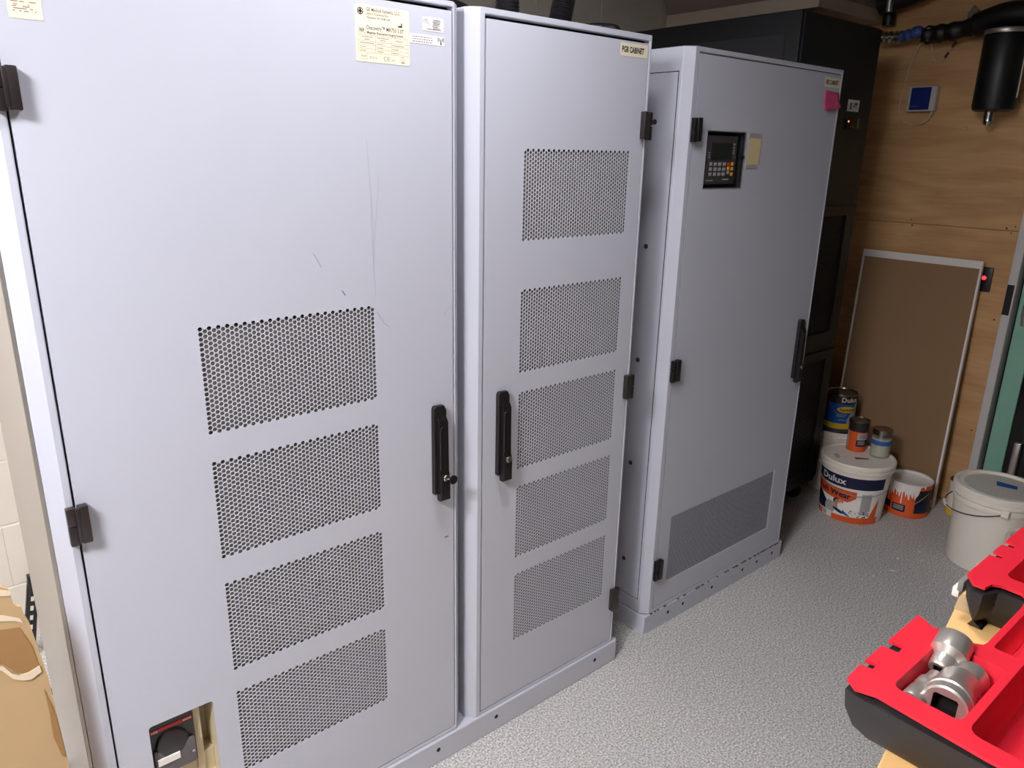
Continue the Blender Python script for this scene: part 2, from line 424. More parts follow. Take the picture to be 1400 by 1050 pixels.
def handle(door, x, z0, z1, y, lever_side=1, w=.036):
    """swing handle: escutcheon, lever with finger slot, lock"""
    mb = MB(); m = 'black_plastic'
    zb = z0+.017
    prof = [(x-w/2, zb), (x+w/2, zb), (x+w/2, z1-.012), (x+w/2-.006, z1), (x-w/2+.004, z1+.001), (x-w/2, z1-.006)]
    mb.prism(prof, fXZ, y-.013, y-.0004, m)
    hb = mb.build('handle_plate', door, bevel=.002)
    lv = MB()
    lx0, lx1 = x-w/2+.010*(lever_side > 0), x+w/2-.010*(lever_side < 0)
    side = [(-.013, z1-.030), (-.020, z1-.042), (-.022, z0+.075), (-.027, z0+.06), (-.027, z0+.004), (-.020, z0), (-.008, z0), (-.008, zb+.01)]
    lv.prism([(a, b) for a, b in side], lambda a, b, c: (c, y+a, b), lx0, lx1, m)
    ridge = lx0+.002
    lv.tube([(ridge, y-.0225, z0+.082), (ridge, y-.0225, z1-.06), (ridge+.002, y-.022, z1-.052), (ridge+.009, y-.0215, z1-.050)], .0016, 'brown_black', 6)
    lv.build('handle_lever', door, bevel=.0016)
    lock = MB().lathe([(.0085, 0), (.0085, .004), (.0075, .0052), (.003, .0052), (.0001, .0046)], 'chrome', ((lx0+lx1)/2, y-.0265, z0+.062), 20, 'y')
    lock.box(((lx0+lx1)/2-.0008, y-.0325, z0+.057), ((lx0+lx1)/2+.0008, y-.0312, z0+.067), 'ink')
    lock.build('lock', door)
    return (lx0+lx1)/2
def sticker(door, name, x0, x1, z0, z1, y, m, r=.003, items=(), extra=None, th=.0006, label=None):
    mb = MB(); mb.prism(rrect(x0, x1, z0, z1, r), fXZ, y-th, y-.0001, m)
    for it in items:
        s, tx, tz, size, tm = it[:5]; al = it[5] if len(it) > 5 else 'LEFT'; sx = it[6] if len(it) > 6 else 1.
        yy = y-th-.0002
        mb.text(s, size, lambda a, b, tx=tx, tz=tz, yy=yy: (tx+a, yy, tz+b), tm, al, sx, bold=(it[7] if len(it) > 7 else .0))
    if extra: extra(mb, y-th-.0002)
    o = mb.build(name, door, smooth=0, fixn=False)
    if label: o['label'] = label
    return o
def quad(mb, y, x0, x1, z0, z1, m): mb.add([(x0, y, z0), (x1, y, z0), (x1, y, z1), (x0, y, z1)], [(0, 1, 2, 3)], m)
def flat(mb, y, pts, m): mb.add([(a, y, b) for a, b in pts], [tuple(range(len(pts)))], m)

PITCH1 = .00955
# --- the wide cabinet
c1 = thing('electronics_cabinet', (-.45, .0, .075), 'widest pale blue-grey steel cabinet with paper rating plate and breaker window, at left', 'cabinet', 'blue-grey electronics cabinets')
C1 = (-.892, -.020); D1 = (-.853, -.050, .090, 1.872); HT = 1.890
cabinet_body(c1, C1[0], C1[1], .075, HT, 0, .56, D1)
G1 = [(-.622, -.252, z, z+.2115) for z in (1.0735, .8085, .5435, .2815)]
BR = (-.793, -.667, .300, .4945)
d1 = cabinet_door(c1, D1, .001, G1+[BR], fillet=[BR])
sp = MB(); sp.box((C1[0]-.0035, .034, .085), (C1[0]-.0002, .552, HT-.012), 'side_metal', .001, 1); sp.box((C1[0]-.007, .030, .085), (C1[0]-.0002, .036, HT-.012), 'side_metal', .001, 1)
sp.build('side_panel', c1)['label'] = 'bare metal side panel'
for g in G1:
    hexgrille(*g, PITCH1, .83, .0014, .001, 'paint').build('vent_grille', d1, smooth=0, fixn=False)
    f = MB().box((g[0]-.01, .0075, g[2]-.012), (g[1]+.01, .014, g[3]-.0075), 'filter').build('filter_pad', d1); f['label'] = 'grey-beige filter behind the perforations'
for z0, z1 in ((1.643, 1.705), (.931, 1.001), (.21, .28)): hinge(c1, D1[0]-.0018, z0, z1, 0, 1)
lx = handle(d1, -.096, .789, 1.029, .001, 1)
ky = MB(); ky.lathe([(.0105, -.001), (.0115, 0), (.0115, .003), (.0105, .004), (.0001, .004)], 'dark_steel', (lx+.014, -.035, .846), 20, 'y', (True, False)); ky.tube([(lx, -.031, .851), (lx+.008, -.036, .848)], .0024, 'chrome', 8)
ky.build('key', d1)['label'] = 'key left in the lock'
Ys = .001
def plate_art(mb, y):
    m = 'ink'
    # round script monogram
    cx, cz, R = -.2615, 1.8475, .0062
    ring = lambda r0, r1, a0=0, a1=360, n=24, ox=0, oz=0, mm='ink': mb.add([(cx+ox+r*math.cos(math.radians(a0+(a1-a0)*i/n)), y, cz+oz+r*math.sin(math.radians(a0+(a1-a0)*i/n))) for r in (r0, r1) for i in range(n+1)], [(i, i+1, n+2+i, n+1+i) for i in range(n)], mm)
    ring(R*.80, R)
    for a in range(4):
        ox, oz = R*.62*math.cos(a*PI/2+.78), R*.62*math.sin(a*PI/2+.78); ring(R*.22, R*.42, 0, 300, 12, ox, oz)
    quad(mb, y, cx-.0012, cx+.0012, cz-.004, cz+.004, m); quad(mb, y, cx-.003, cx+.003, cz-.0006, cz+.0006, m)
    # factory symbol
    flat(mb, y, [(-.180, 1.8272), (-.170, 1.8272), (-.170, 1.8350), (-.1722, 1.8350), (-.1722, 1.8312), (-.1755, 1.8290), (-.1755, 1.8312), (-.180, 1.8285)], m)
    # REF box
    for a, b, c, d in ((-.2665, -.2505, 1.8185, 1.8190), (-.2665, -.2505, 1.8105, 1.8110), (-.2665, -.2660, 1.8105, 1.8190), (-.2510, -.2505, 1.8105, 1.8190)): quad(mb, y, a, b, c, d, 'ink_grey')
    # rating table
    for z in (1.8065, 1.7960, 1.7895, 1.7825, 1.7760): quad(mb, y, -.2675, -.1565, z, z+.0004, 'ink_grey')
    for x in (-.2675, -.2310, -.1955, -.1569): quad(mb, y, x, x+.0004, 1.7760, 1.8065, 'ink_grey')
    for x, z, wd in ((-.2600, 1.8030, .024), (-.2555, 1.7985, .012), (-.2260, 1.8030, .025), (-.2200, 1.7990, .012), (-.1850, 1.8010, .016), (-.2640, 1.7922, .03), (-.2270, 1.7922, .014), (-.1930, 1.7922, .026), (-.2640, 1.7852, .012), (-.2270, 1.7852, .014), (-.1930, 1.7852, .014), (-.2640, 1.7785, .012), (-.2270, 1.7785, .014), (-.1930, 1.7785, .014)):
        k = 0
        while k < wd:
            l = random.uniform(.0012, .0032); quad(mb, y, x+k, x+min(k+l, wd), z, z+.0013, 'ink_grey'); k += l+.0008
    # outline factory, bin and bar
    for a, b in (((-.2625, 1.7640), (-.2625, 1.7695)), ((-.2625, 1.7640), (-.2495, 1.7640)), ((-.2495, 1.7640), (-.2495, 1.7735)), ((-.2520, 1.7735), (-.2495, 1.7735)), ((-.2520, 1.7695), (-.2520, 1.7735)), ((-.2570, 1.7690), (-.2520, 1.7695)), ((-.2625, 1.7695), (-.2570, 1.7690))):
        quad(mb, y, min(a[0], b[0])-.0002, max(a[0], b[0])+.0002, min(a[1], b[1])-.0002, max(a[1], b[1])+.0002, 'ink_grey')
    quad(mb, y, -.1735, -.1655, 1.7628, 1.7642, m)
    for a, b, c, d in ((-.1725, -.1665, 1.7735, 1.7741), (-.1718, -.1713, 1.7660, 1.7738), (-.1677, -.1672, 1.7660, 1.7738), (-.1718, -.1672, 1.7655, 1.7660)): quad(mb, y, a, b, c, d, 'ink_grey')
    ring(.0033, .0041, 70, 290, 12, .0525, -.0800); ring(.0033, .0041, 70, 290, 12, .0600, -.0800); quad(mb, y, -.2050, -.1998, 1.7671, 1.7679, m)
sticker(d1, 'rating_plate', -.2735, -.1535, 1.759, 1.859, Ys, 'cream_label', .004, [
    ('GE Medical Systems, LLC', -.2490, 1.8490, .0085, 'ink_mid', 'LEFT', .85, .00006), ('3000 N Grandview Blvd', -.2485, 1.8425, .0058, 'ink_mid', 'LEFT', .85), ('Waukesha, WI 53188 USA', -.2485, 1.8360, .0058, 'ink_mid', 'LEFT', .82),
    ('REF', -.2645, 1.8125, .0066, 'ink_mid', 'LEFT', 1., .0002), ('Discovery™ MR750 3.0T', -.2490, 1.8170, .0100, 'ink_mid', 'LEFT', .80, .00008), ('Magnetic Resonance Imaging System', -.2485, 1.8095, .0064, 'ink_mid', 'LEFT', .86, .00008),
    ('2010-12', -.2450, 1.7660, .0050, 'ink_grey'), ('0459', -.1960, 1.7645, .0040, 'ink_grey')], plate_art, label='cream rating plate sticker')
def ul_art(mb, y):
    for i in range(6): quad(mb, y, -.0985+random.uniform(0, .002), -.081+random.uniform(-.004, .004), 1.8485-.0030*i, 1.8498-.0030*i, 'ink_grey' if i % 2 else 'ink')
    quad(mb, y, -.112, -.0765, 1.8315, 1.8328, 'ink_grey')
sticker(d1, 'listing_sticker', -.1215, -.0705, 1.8285, 1.8545, Ys, 'white_label', .002, [('ITL', -.119, 1.8425, .010, 'ink_grey'), ('us', -.107, 1.8395, .004, 'ink_grey')], ul_art)
def rf_art(mb, y):
    cx, cz = -.0775, 1.8125
    for sg in (1, -1):
        for r0, r1 in ((.0022, .0034), (.0046, .0058), (.0070, .0080)):
            n = 6; a0, a1 = -38, 38
            mb.add([(cx+sg*r*math.cos(math.radians(a0+(a1-a0)*i/n)), y, cz+.002+r*math.sin(math.radians(a0+(a1-a0)*i/n))) for r in (r0, r1) for i in range(n+1)], [(i, i+1, n+2+i, n+1+i) for i in range(n)], 'ink')
    flat(mb, y, [(cx-.0018, cz-.0075), (cx+.0018, cz-.0075), (cx+.0006, cz+.0025), (cx-.0006, cz+.0025)], 'ink')
    for i in range(3):
        x = -.146
        while x < -.100:
            l = random.uniform(.002, .006); quad(mb, y, x, min(x+l, -.098), 1.8150-.0045*i, 1.8164-.0045*i, 'ink_grey'); x += l+.0018
sticker(d1, 'radio_warning_sticker', -.1515, -.0685, 1.8030, 1.8205, Ys, 'white_label', .001, [], rf_art)
def old_note(mb, y):
    for z, segs in ((1.7925, ((-.829, -.820), (-.818, -.812), (-.806, -.797))), (1.7885, ((-.826, -.821), (-.808, -.806))), (1.7860, ((-.828, -.823), (-.815, -.806))), (1.7832, ((-.827, -.810), (-.806, -.802))), (1.7800, ((-.828, -.825), (-.820, -.817), (-.814, -.808), (-.804, -.803), (-.800, -.798))), (1.797, ((-.830, -.822), (-.812, -.800))), (1.802, ((-.830, -.815), (-.810, -.8)))):
        for a, b in segs: quad(mb, y, a, b, z, z+.0014, 'ink_brown')
sticker(d1, 'faded_sticker', -.834, -.790, 1.7705, 1.832, Ys, 'cream_label', .001, [], old_note)
# scuffs and scratches in the paint
sc_n = 0
def scuff(pts, wd, m):
    sc = MB()
    for (x0, z0), (x1, z1) in zip(pts[:-1], pts[1:]):
        d = Vector((x1-x0, z1-z0)).normalized()*wd/2; n_ = (-d.y, d.x)
        sc.add([(x0-n_[0], .0007, z0-n_[1]), (x1-n_[0], .0007, z1-n_[1]), (x1+n_[0], .0007, z1+n_[1]), (x0+n_[0], .0007, z0+n_[1])], [(0, 1, 2, 3)], m)
    sc.build('scuff_mark', d1, smooth=0, fixn=False, weld=True)
scuff([(-.386, 1.402), (-.377, 1.388), (-.369, 1.372)], .0016, 'tape'); scuff([(-.327, 1.322), (-.319, 1.311)], .002, 'grey_plastic')
scuff([(-.258, 1.62), (-.252, 1.50), (-.252, 1.38), (-.249, 1.30)], .0007, 'tape'); scuff([(-.232, 1.55), (-.246, 1.43), (-.252, 1.36)], .0006, 'tape')
scuff([(-.247, 1.268), (-.232, 1.243), (-.218, 1.232)], .0008, 'grey_plastic'); scuff([(-.078, .676), (-.066, .676)], .004, 'grey_plastic'); scuff([(-.075, 1.24), (-.06, 1.26)], .001, 'tape')
# breaker window
bx = MB(); rim(bx, *BR, .004, .075, 'beige'); quad(bx, .075, *BR, 'beige')
bx.box((-.703, .03, BR[2]), (-.688, .075, BR[3]), 'beige', .001, 1)
bx.box((BR[0], .035, .300), (BR[1], .075, .352), 'beige', .001, 1); bx.build('breaker_pocket', d1, fixn=False)
bk2 = MB()
bk2.prism([(-.792, .4925), (-.792, .353), (-.704, .353), (-.704, .470), (-.712, .4925)], fXZ, .022, .074, 'breaker_black')
bk2.box((-.788, .012, .357), (-.707, .022, .418), 'breaker_grey', .004)
bk2.lathe([(.033, 0), (.031, .007), (.026, .010), (.0001, .011)], 'breaker_black', (-.750, .022, .421), 28, 'y')
bk2.box((-.789, .0208, .4585), (-.706, .0222, .4665), 'red_strip'); bk2.text('ABB', .0075, lambda a, b: (-.787+a, .0204, .4595+b), 'white_label'); [bk2.box((-.724+.0042*q_, .0203, .4608), (-.7208+.0042*q_, .0206, .4640), 'white_label') for q_ in range(4)]
bk2.box((-.783, .0085, .386), (-.740, .0118, .401), 'white_label'); bk2.lathe([(.003, 0), (.0028, .001), (.0001, .001)], 'chrome', (-.713, .012, .386), 10, 'y')
bk2.build('breaker', d1)['label'] = 'black circuit breaker with red strip'

# --- the PGR cabinet
c2 = thing('electronics_cabinet', (.30, .0, .075), 'blue-grey cabinet with five square vents and the PGR CABINET sticker', 'cabinet', 'blue-grey electronics cabinets')
C2 = (0., .603); D2 = (.041, .570, .088, 1.869)
cabinet_body(c2, C2[0], C2[1], .075, HT, 0, .82, D2)
G2 = [(.1515, .526, z, z+.2175) for z in (1.3925, 1.0615, .7965, .5335, .2685)]
d2 = cabinet_door(c2, D2, .001, G2)
for g in G2:
    hexgrille(*g, PITCH1, .83, .0014, .001, 'paint').build('vent_grille', d2, smooth=0, fixn=False)
    f = MB().box((g[0]-.01, .0075, g[2]-.012), (g[1]+.01, .014, g[3]-.0075), 'filter').build('filter_pad', d2); f['label'] = 'grey-beige filter behind the perforations'
for z0, z1 in ((1.637, 1.706), (.917, .988), (.205, .280)): hinge(c2, D2[1]+.002, z0, z1, 0, -1)
handle(d2, .098, .787, 1.027, .001, 1)
sticker(d2, 'name_sticker', .4635, .5655, 1.8335, 1.8640, .001, 'cream_label', .004, [('PGR CABINET', .4685, 1.8425, .0190, 'ink', 'LEFT', .70, .0007)], label='sticker reading PGR CABINET')

# --- shared plinth of the first two
pf = thing('steel_plinth', (-.145, .0, 0), 'long blue-grey steel plinth under the two nearest cabinets', 'plinth')
mb = MB(); mb.prism([(-.900, -.006), (.598, -.006), (.607, .004), (.607, .55), (-.900, .55)], fXY, 0, .0748, 'paint'); mb.build('plinth_box', pf, bevel=.003)
for x in (-.52, -.108, .093, .498):
    MB().lathe([(.0065, 0), (.005, .0006), (.0001, .0004)], 'dark_gap', (x, -.0061, .045), 14, 'y').build('bolt_hole', pf)

# --- the HEC cabinet
Y3 = .0226
c3 = thing('electronics_cabinet', (1.2, Y3, .075), 'farther blue-grey cabinet with keypad panel and a pink note, beyond the gap', 'cabinet', 'blue-grey electronics cabinets')
C3 = (.770, 1.640); D3 = (.815, 1.607, .092, 1.871); H3 = 1.888
cabinet_body(c3, C3[0], C3[1], .075, H3, Y3, .85, D3, gap=.0025, gtop=.0035)
V3 = (.868, 1.512, .172, .428); K3 = (.882, 1.071, 1.506, 1.667)
d3 = cabinet_door(c3, D3, Y3+.001, [V3, K3], fillet=[])
s = MB(); s.box((C3[0]-.002, Y3+.036, .128), (C3[0]-.0003, .835, 1.822), 'paint', .0008, 1); s = s.build('side_panel', c3)
gl = MB(); y0, y1, z0, z1 = Y3+.0335, .838, .1255, 1.8245
for a, b, c, d in ((y0, y1, z1-.0025, z1), (y0, y1, z0, z0+.0025), (y0, y0+.0025, z0, z1)): gl.box((C3[0]-.0006, a, c), (C3[0]-.0002, b, d), 'dark_gap')
gl.build('panel_gap', s)
for z in (1.69, 1.33, .970, .614, .255):
    MB().lathe([(.008, 0), (.0075, -.002), (.005, -.003), (.0001, -.003)], 'bezel', (C3[0]-.002, .130, z), 14, 'x').build('screw', s)
g3 = hexgrille(*V3, .0062, .72, 0, Y3+.0022, 'paint', keep=lambda x, z: V3[0]+.006 < x < V3[1]-.006 and V3[2]+.006 < z < V3[3]-.006)
rim(g3, *V3, Y3+.001, Y3+.0022, 'paint')
g3.build('vent_grille', d3, smooth=0, fixn=False)
MB().box((V3[0]-.01, Y3+.009, V3[2]-.01), (V3[1]+.01, Y3+.014, V3[3]+.01), 'filter_dark').build('filter_pad', d3)
for z0, z1 in ((1.637, 1.702), (.918, .987), (.208, .282)): hinge(c3, D3[0]-.001, z0, z1, Y3, 1, 'black_plastic')
handle(d3, 1.553, .783, 1.024, Y3+.001, 1)
sticker(d3, 'name_sticker', 1.503, 1.606, 1.829, 1.859, Y3+.001, 'cream_label', .004, [('HEC CABINET', 1.508, 1.838, .0190, 'ink', 'LEFT', .70, .0007)], label='sticker reading HEC CABINET')
# keypad panel in its pocket
kp = MB(); rim(kp, *K3, Y3+.001, Y3+.0145, 'dark_gap'); quad(kp, Y3+.0145, *K3, 'dark_gap')
for a, b, c, d in ((K3[0]-.002, K3[1]+.002, K3[3], K3[3]+.003), (K3[1], K3[1]+.003, K3[2], K3[3]), (K3[0]-.002, K3[1]+.003, K3[2]-.002, K3[2])): kp.box((a, Y3-.0006, c), (b, Y3+.004, d), 'alu')
kp.build('panel_pocket', d3, smooth=0, fixn=False)
pn = MB(); yk = Y3+.007
pn.box((.894, yk, 1.516), (1.046, yk+.007, 1.657), 'bezel', .002)
pn.box((.916, yk-.001, 1.588), (1.020, yk, 1.636), 'screen'); pn.box((.930, yk-.0014, 1.590), (.998, yk-.0009, 1.628), 'screen')
for i in range(3):
    for j in range(4): pn.box((.911+.0225*j, yk-.002, 1.570-.0145*i), (.925+.0225*j, yk, 1.580-.0145*i), 'key_grey', .0008, 1)
for x, z, mm in ((1.003, 1.570, 'key_red'), (1.003, 1.558, 'key_orange'), (1.003, 1.546, 'key_grey'), (1.022, 1.571, 'key_orange'), (1.022, 1.557, 'key_orange'), (1.022, 1.541, 'key_orange')):
    pn.box((x-.001, yk-.002, z), (x+.011, yk, z+.010), mm, .0008, 1)
for z in (1.632, 1.622, 1.614, 1.606): pn.box((1.024, yk-.0006, z), (1.034, yk, z+.003), 'key_grey')
for z in (1.606, 1.599, 1.592): pn.box((.902, yk-.0006, z), (.910, yk, z+.003), 'key_grey')
pn.box((.900, yk-.0005, 1.5265), (.935, yk, 1.5285), 'print_grey'); pn.box((.985, yk-.0005, 1.529), (1.014, yk, 1.532), 'print_grey')
pn.build('keypad_panel', d3)['label'] = 'dark control panel with keys and small screen'
MB().lathe([(.005, 0), (.005, .010), (.002, .012), (.0001, .012)], 'chrome', (1.066, Y3+.004, 1.597), 12, 'y').build('panel_latch', d3)
pf3 = thing('steel_plinth', (1.2, Y3, 0), 'short blue-grey plinth with rust line under the farther cabinet', 'plinth')
MB().prism([(.768, Y3-.002), (1.640, Y3-.002), (1.652, Y3+.012), (1.652, .84), (.768, .84)], fXY, 0, .072, 'paint').build('plinth_box', pf3, bevel=.003)
for x in (.90, .985, 1.16, 1.36, 1.46, 1.57):
    MB().lathe([(.0065, 0), (.005, .0006), (.0001, .0004)], 'dark_gap', (x, Y3-.0021, .040), 14, 'y').build('bolt_hole', pf3)
ru = MB()
for i in range(46):
    x = .80+.0182*i
    if random.random() < .55: a_ = random.uniform(0, .006); ru.box((x+a_, Y3-.0024, .0722-random.uniform(.0, .0028)), (x+random.uniform(.010, .0182), Y3+.003, .0738), 'rust')
ru.build('rust_line', pf3, weld=True)['kind'] = 'stuff'

# notes stuck to the HEC door
pk = MB(); nx, nz = 9, 7; vs = []
for i in range(nx):
    for j in range(nz):
        u, v = i/(nx-1), j/(nz-1)
        x = 1.510+u*.090+(.010*(1-v)*u) - .004*(1-v)*(1-u); z = 1.818-(1-v)*(.064-.018*u*u)-.004*u
        curl = max(0., (1-v)-.6)*.022+max(0., u-.8)*(1-v)*.02
        vs.append((x, Y3-.0012-curl, z))
pk.add(vs, [(i*nz+j, (i+1)*nz+j, (i+1)*nz+j+1, i*nz+j+1) for i in range(nx-1) for j in range(nz-1)], 'pink')
o = pk.build('sticky_note', loc=(1.55, Y3, 1.78)); so = o.modifiers.new('solid', 'SOLIDIFY'); so.thickness = .0006
tag(o, 'pink sticky note curling off the farther blue-grey cabinet', 'note')
nt_ = thing('paper_note', (1.12, Y3, 1.568), 'yellowed paper strip taped beside the keypad panel', 'note')
pp = MB(); vs = []
for i in range(5):
    for j in range(6):
        u, v = i/4, j/5; vs.append((1.090+.066*u+.006*v, Y3-.0010-.0006*math.sin(v*3.1)*u, 1.575+.078*v))
pp.add(vs, [(i*6+j, (i+1)*6+j, (i+1)*6+j+1, i*6+j+1) for i in range(4) for j in range(5)], 'yellow_paper')
o = pp.build('paper', nt_, smooth=0); so = o.modifiers.new('solid', 'SOLIDIFY'); so.thickness = .0004
MB().box((1.092, Y3-.0009, 1.650), (1.160, Y3+.0008, 1.668), 'tape').build('tape_strip', nt_); MB().box((1.090, Y3-.0009, 1.563), (1.150, Y3+.0008, 1.576), 'tape').build('tape_strip', nt_)

# ------------------------------------------------------------------ tall dark cabinet
dc = thing('dark_cabinet', (1.985, .24, 0), 'tall charcoal black cabinet with mesh front behind the blue-grey row', 'cabinet')
X0, X1, Y0, Y1, HH = 1.68, 2.29, .243, 1.05, 2.112
b = MB(); b.box((X0, Y0, .09), (X1, Y1, HH), 'charcoal', .004); b.build('body', dc)
MB().box((X0-.003, Y0+.055, .2), (X0+.001, Y1-.04, HH-.075), 'charcoal_panel', .002, 1).build('side_panel', dc)
fd = MB(); fd.box((X0+.012, Y0-.008, 1.42), (X1-.004, Y0-.0002, HH-.006), 'charcoal', .002, 1); fd.build('upper_panel', dc)
for z0, z1 in ((.80, 1.405), (.12, .76)):
    dm = MB(); plate_holes(dm, X0+.012, X1-.004, z0, z1, [(X0+.08, X1-.075, z0+.05, z1-.04)], Y0-.008, 'charcoal'); rim(dm, X0+.012, X1-.004, z0, z1, Y0-.008, Y0-.0002, 'charcoal'); rim(dm, X0+.08, X1-.075, z0+.05, z1-.04, Y0-.008, Y0-.001, 'charcoal')
    dm = dm.build('mesh_door', dc, weld=True)
    hexgrille(X0+.08, X1-.075, z0+.05, z1-.04, .018, .74, 0, Y0-.004, 'mesh_black').build('mesh_sheet', dm, smooth=0, fixn=False)
sticker(dc, 'name_sticker', 2.086, 2.182, 1.783, 1.828, Y0-.008, 'white_label', .001, [('UPP', 2.130, 1.800, .026, 'ink', 'LEFT', .85, .001)], lambda mb, y: [quad(mb, y, 2.104, 2.120, 1.792, 1.816, 'ink_grey'), quad(mb, y, 2.109, 2.115, 1.797, 1.811, 'white_label')], label='white sticker reading UPP')
ds = MB(); ds.box((2.086, Y0-.014, 1.712), (2.194, Y0-.0081, 1.762), 'charcoal_panel', .002); ds.box((2.112, Y0-.0155, 1.722), (2.170, Y0-.0141, 1.754), 'screen'); ds.box((2.178, Y0-.0155, 1.720), (2.188, Y0-.0141, 1.758), 'grey_plastic'); ds.lathe([(.004, 0), (.003, .002), (.0001, .002)], 'led_orange', (2.101, Y0-.014, 1.744), 10, 'y')
ds.build('display', dc)
for x in (X0+.08, X1-.08):
    for y in (Y0+.06, Y1-.08):
        k = MB(); k.lathe([(.036, -.014), (.040, -.010), (.040, .010), (.036, .014)], 'black_plastic', (x, y, .040), 20, 'x', (True, True)); k.box((x-.02, y-.02, .055), (x+.02, y+.02, .0905), 'dark_steel', .002, 1)
        k.build('caster', dc)

# ------------------------------------------------------------------ hoses on the cabinet tops
def hose(path, r, label):
    P = bez(path, 40); rr = [r*(1+.05*math.cos(i*PI)) for i in range(len(P))]
    mb = MB().tube(P, rr, 'foam_black', 14)
    return tag(mb.build('conduit_hose', loc=path[0], smooth=60), label, 'hose', 'black conduit hoses on the cabinets')
hose([(.345, .30, 1.912), (.36, .32, 2.1), (.40, .34, 2.3), (.42, .34, 2.498)], .031, 'black conduit hose rising from above the left part of the PGR cabinet')
hose([(.525, .30, 1.912), (.56, .31, 2.02), (.62, .33, 2.2), (.66, .34, 2.498)], .031, 'black conduit hose rising from above the right part of the PGR cabinet')
hose([(-.12, .10, 1.912), (.02, .16, 1.914), (.16, .24, 1.916), (.24, .4, 1.918)], .020, 'black hose lying across the joint between the two nearest cabinets')
hose([(.44, .20, 1.904), (.50, .11, 1.909), (.56, .12, 1.906), (.585, .35, 1.904)], .013, 'short black hose lying on the far corner of the PGR cabinet')

# ------------------------------------------------------------------ paint buckets and cans
def conemap(cx, cy, r0, r1, h, phi0, eps):
    def fn(u, v): # u: angle offset in radians, v: height
        r = r0+(r1-r0)*v/h+eps; a = phi0+u
        return (cx+r*math.cos(a), cy+r*math.sin(a), v)
    return fn
def patch(mb, fn, u0, u1, v0, v1, m, n=20, top=None, bot=None):
    vs = []; 
    for i in range(n+1):
        u = u0+(u1-u0)*i/n; vs += [fn(u, bot(u) if bot else v0), fn(u, top(u) if top else v1)]
    mb.add(vs, [(2*i, 2*i+2, 2*i+3, 2*i+1) for i in range(n)], m)
def blob(mb, fn, cu, cv, ru, rv, m, n=16, ang=0):
    pts = []
    for k in (0., .5, 1.):
        for i in range(n):
            a = 2*PI*i/n; x, y = ru*k*math.cos(a), rv*k*math.sin(a)
            pts.append(fn(cu+x, cv+y+ang*x))
    fs = []
    for ring in (0, 1):
        fs += [(ring*n+i, ring*n+(i+1) % n, (ring+1)*n+(i+1) % n, (ring+1)*n+i) for i in range(n)]
    mb.add(pts, fs, m)
def bail(cx, cy, r, z, drop, phi, m='dark_steel', rad=.0018, lean=.012):
    """wire handle hanging from two ears, sagging on the side facing phi"""
    pts = []
    for i in range(25):
        t = PI*i/24; a = phi-PI/2+t
        rr = r+.003+lean*math.sin(t)
        pts.append((cx+rr*math.cos(a), cy+rr*math.sin(a), z-drop*math.sin(t)**.8))
    return MB().tube(pts, rad, m, 6)
# large printed bucket
BX, BY = 2.276, .042; PHI = math.atan2(-1.3831-BY, -1.04-BX)
bu = thing('paint_bucket', (BX, BY, 0), 'large printed Dulux paint bucket with white lid in front of the board', 'bucket', 'paint containers by the end wall')
R0, R1, HB = .134, .150, .246
MB().lathe([(.125, 0), (R0, .003), (R1, HB)], 'print_white', (BX, BY, 0), 56, cap=(True, False)).build('body', bu)
MB().lathe([(R1-.002, .232), (R1+.003, .232), (R1+.005, .250), (R1+.010, .251), (R1+.0115, .255), (R1+.0115, .265), (R1+.004, .2665), (R1+.004, .2715), (R1+.0115, .273), (R1+.0115, .285), (R1+.008, .2905), (R1-.004, .2905), (R1-.009, .2845), (.0001, .2843)], 'pail_white', (BX, BY, 0), 56).build('lid', bu, smooth=25)
def on_lid(pts, m): MB().add([(BX+a, BY+b_, .2849) for a, b_ in pts], [tuple(range(len(pts)))], m).build('lid_stain', bu, smooth=0)
on_lid([(-.10, .055), (-.07, .085), (-.04, .082), (-.06, .06), (-.09, .04)], 'lid_dirty'); on_lid([(-.045, -.01), (.0, -.05), (.01, -.046), (-.03, .005)], 'rust')
fn = conemap(BX, BY, R0, R1, HB, PHI, .0008); f2 = conemap(BX, BY, R0, R1, HB, PHI, .0014); f3 = conemap(BX, BY, R0, R1, HB, PHI, .0020); f4 = conemap(BX, BY, R0, R1, HB, PHI, .0026)
lb = MB()
patch(lb, fn, -1.45, 1.0, .176, .2315, 'navy')
patch(lb, fn, -1.50, 1.0, .004, .034, 'orange', top=lambda u: .034+.004*u)
patch(lb, fn, .62, .90, .034, .130, 'orange', 8, bot=lambda u: .034, top=lambda u: .036+max(0, (u-.62))*.36)
patch(lb, fn, -1.45, -.62, .055, .125, 'navy', 12, top=lambda u: .050+max(0., (-.55-u))*.12, bot=lambda u: .036)
patch(lb, fn, .30, .62, .05, .155, 'print_grey', 8)
patch(lb, f2, -1.40, .14, .118, .174, 'orange', 20, top=lambda u: .172-.006*(u+1.4), bot=lambda u: .120-.010*(u+1.4)+.12*max(0, u+.08))
patch(lb, f3, -1.1, -.10, .165, .17, 'white_label', 12, top=lambda u: .1765, bot=lambda u: .1700)
lb.text('Dulux', .044, lambda a, c: f2(-1.10+a/.150, .190+c), 'white_label', 'LEFT', 1.22, bold=.0009)
lb.text('Wash Wear', .040, lambda a, c: f3(-1.40+a/.148, .132-.006*(a/.148)+c), 'navy', 'LEFT', 1.02, bold=.0012)
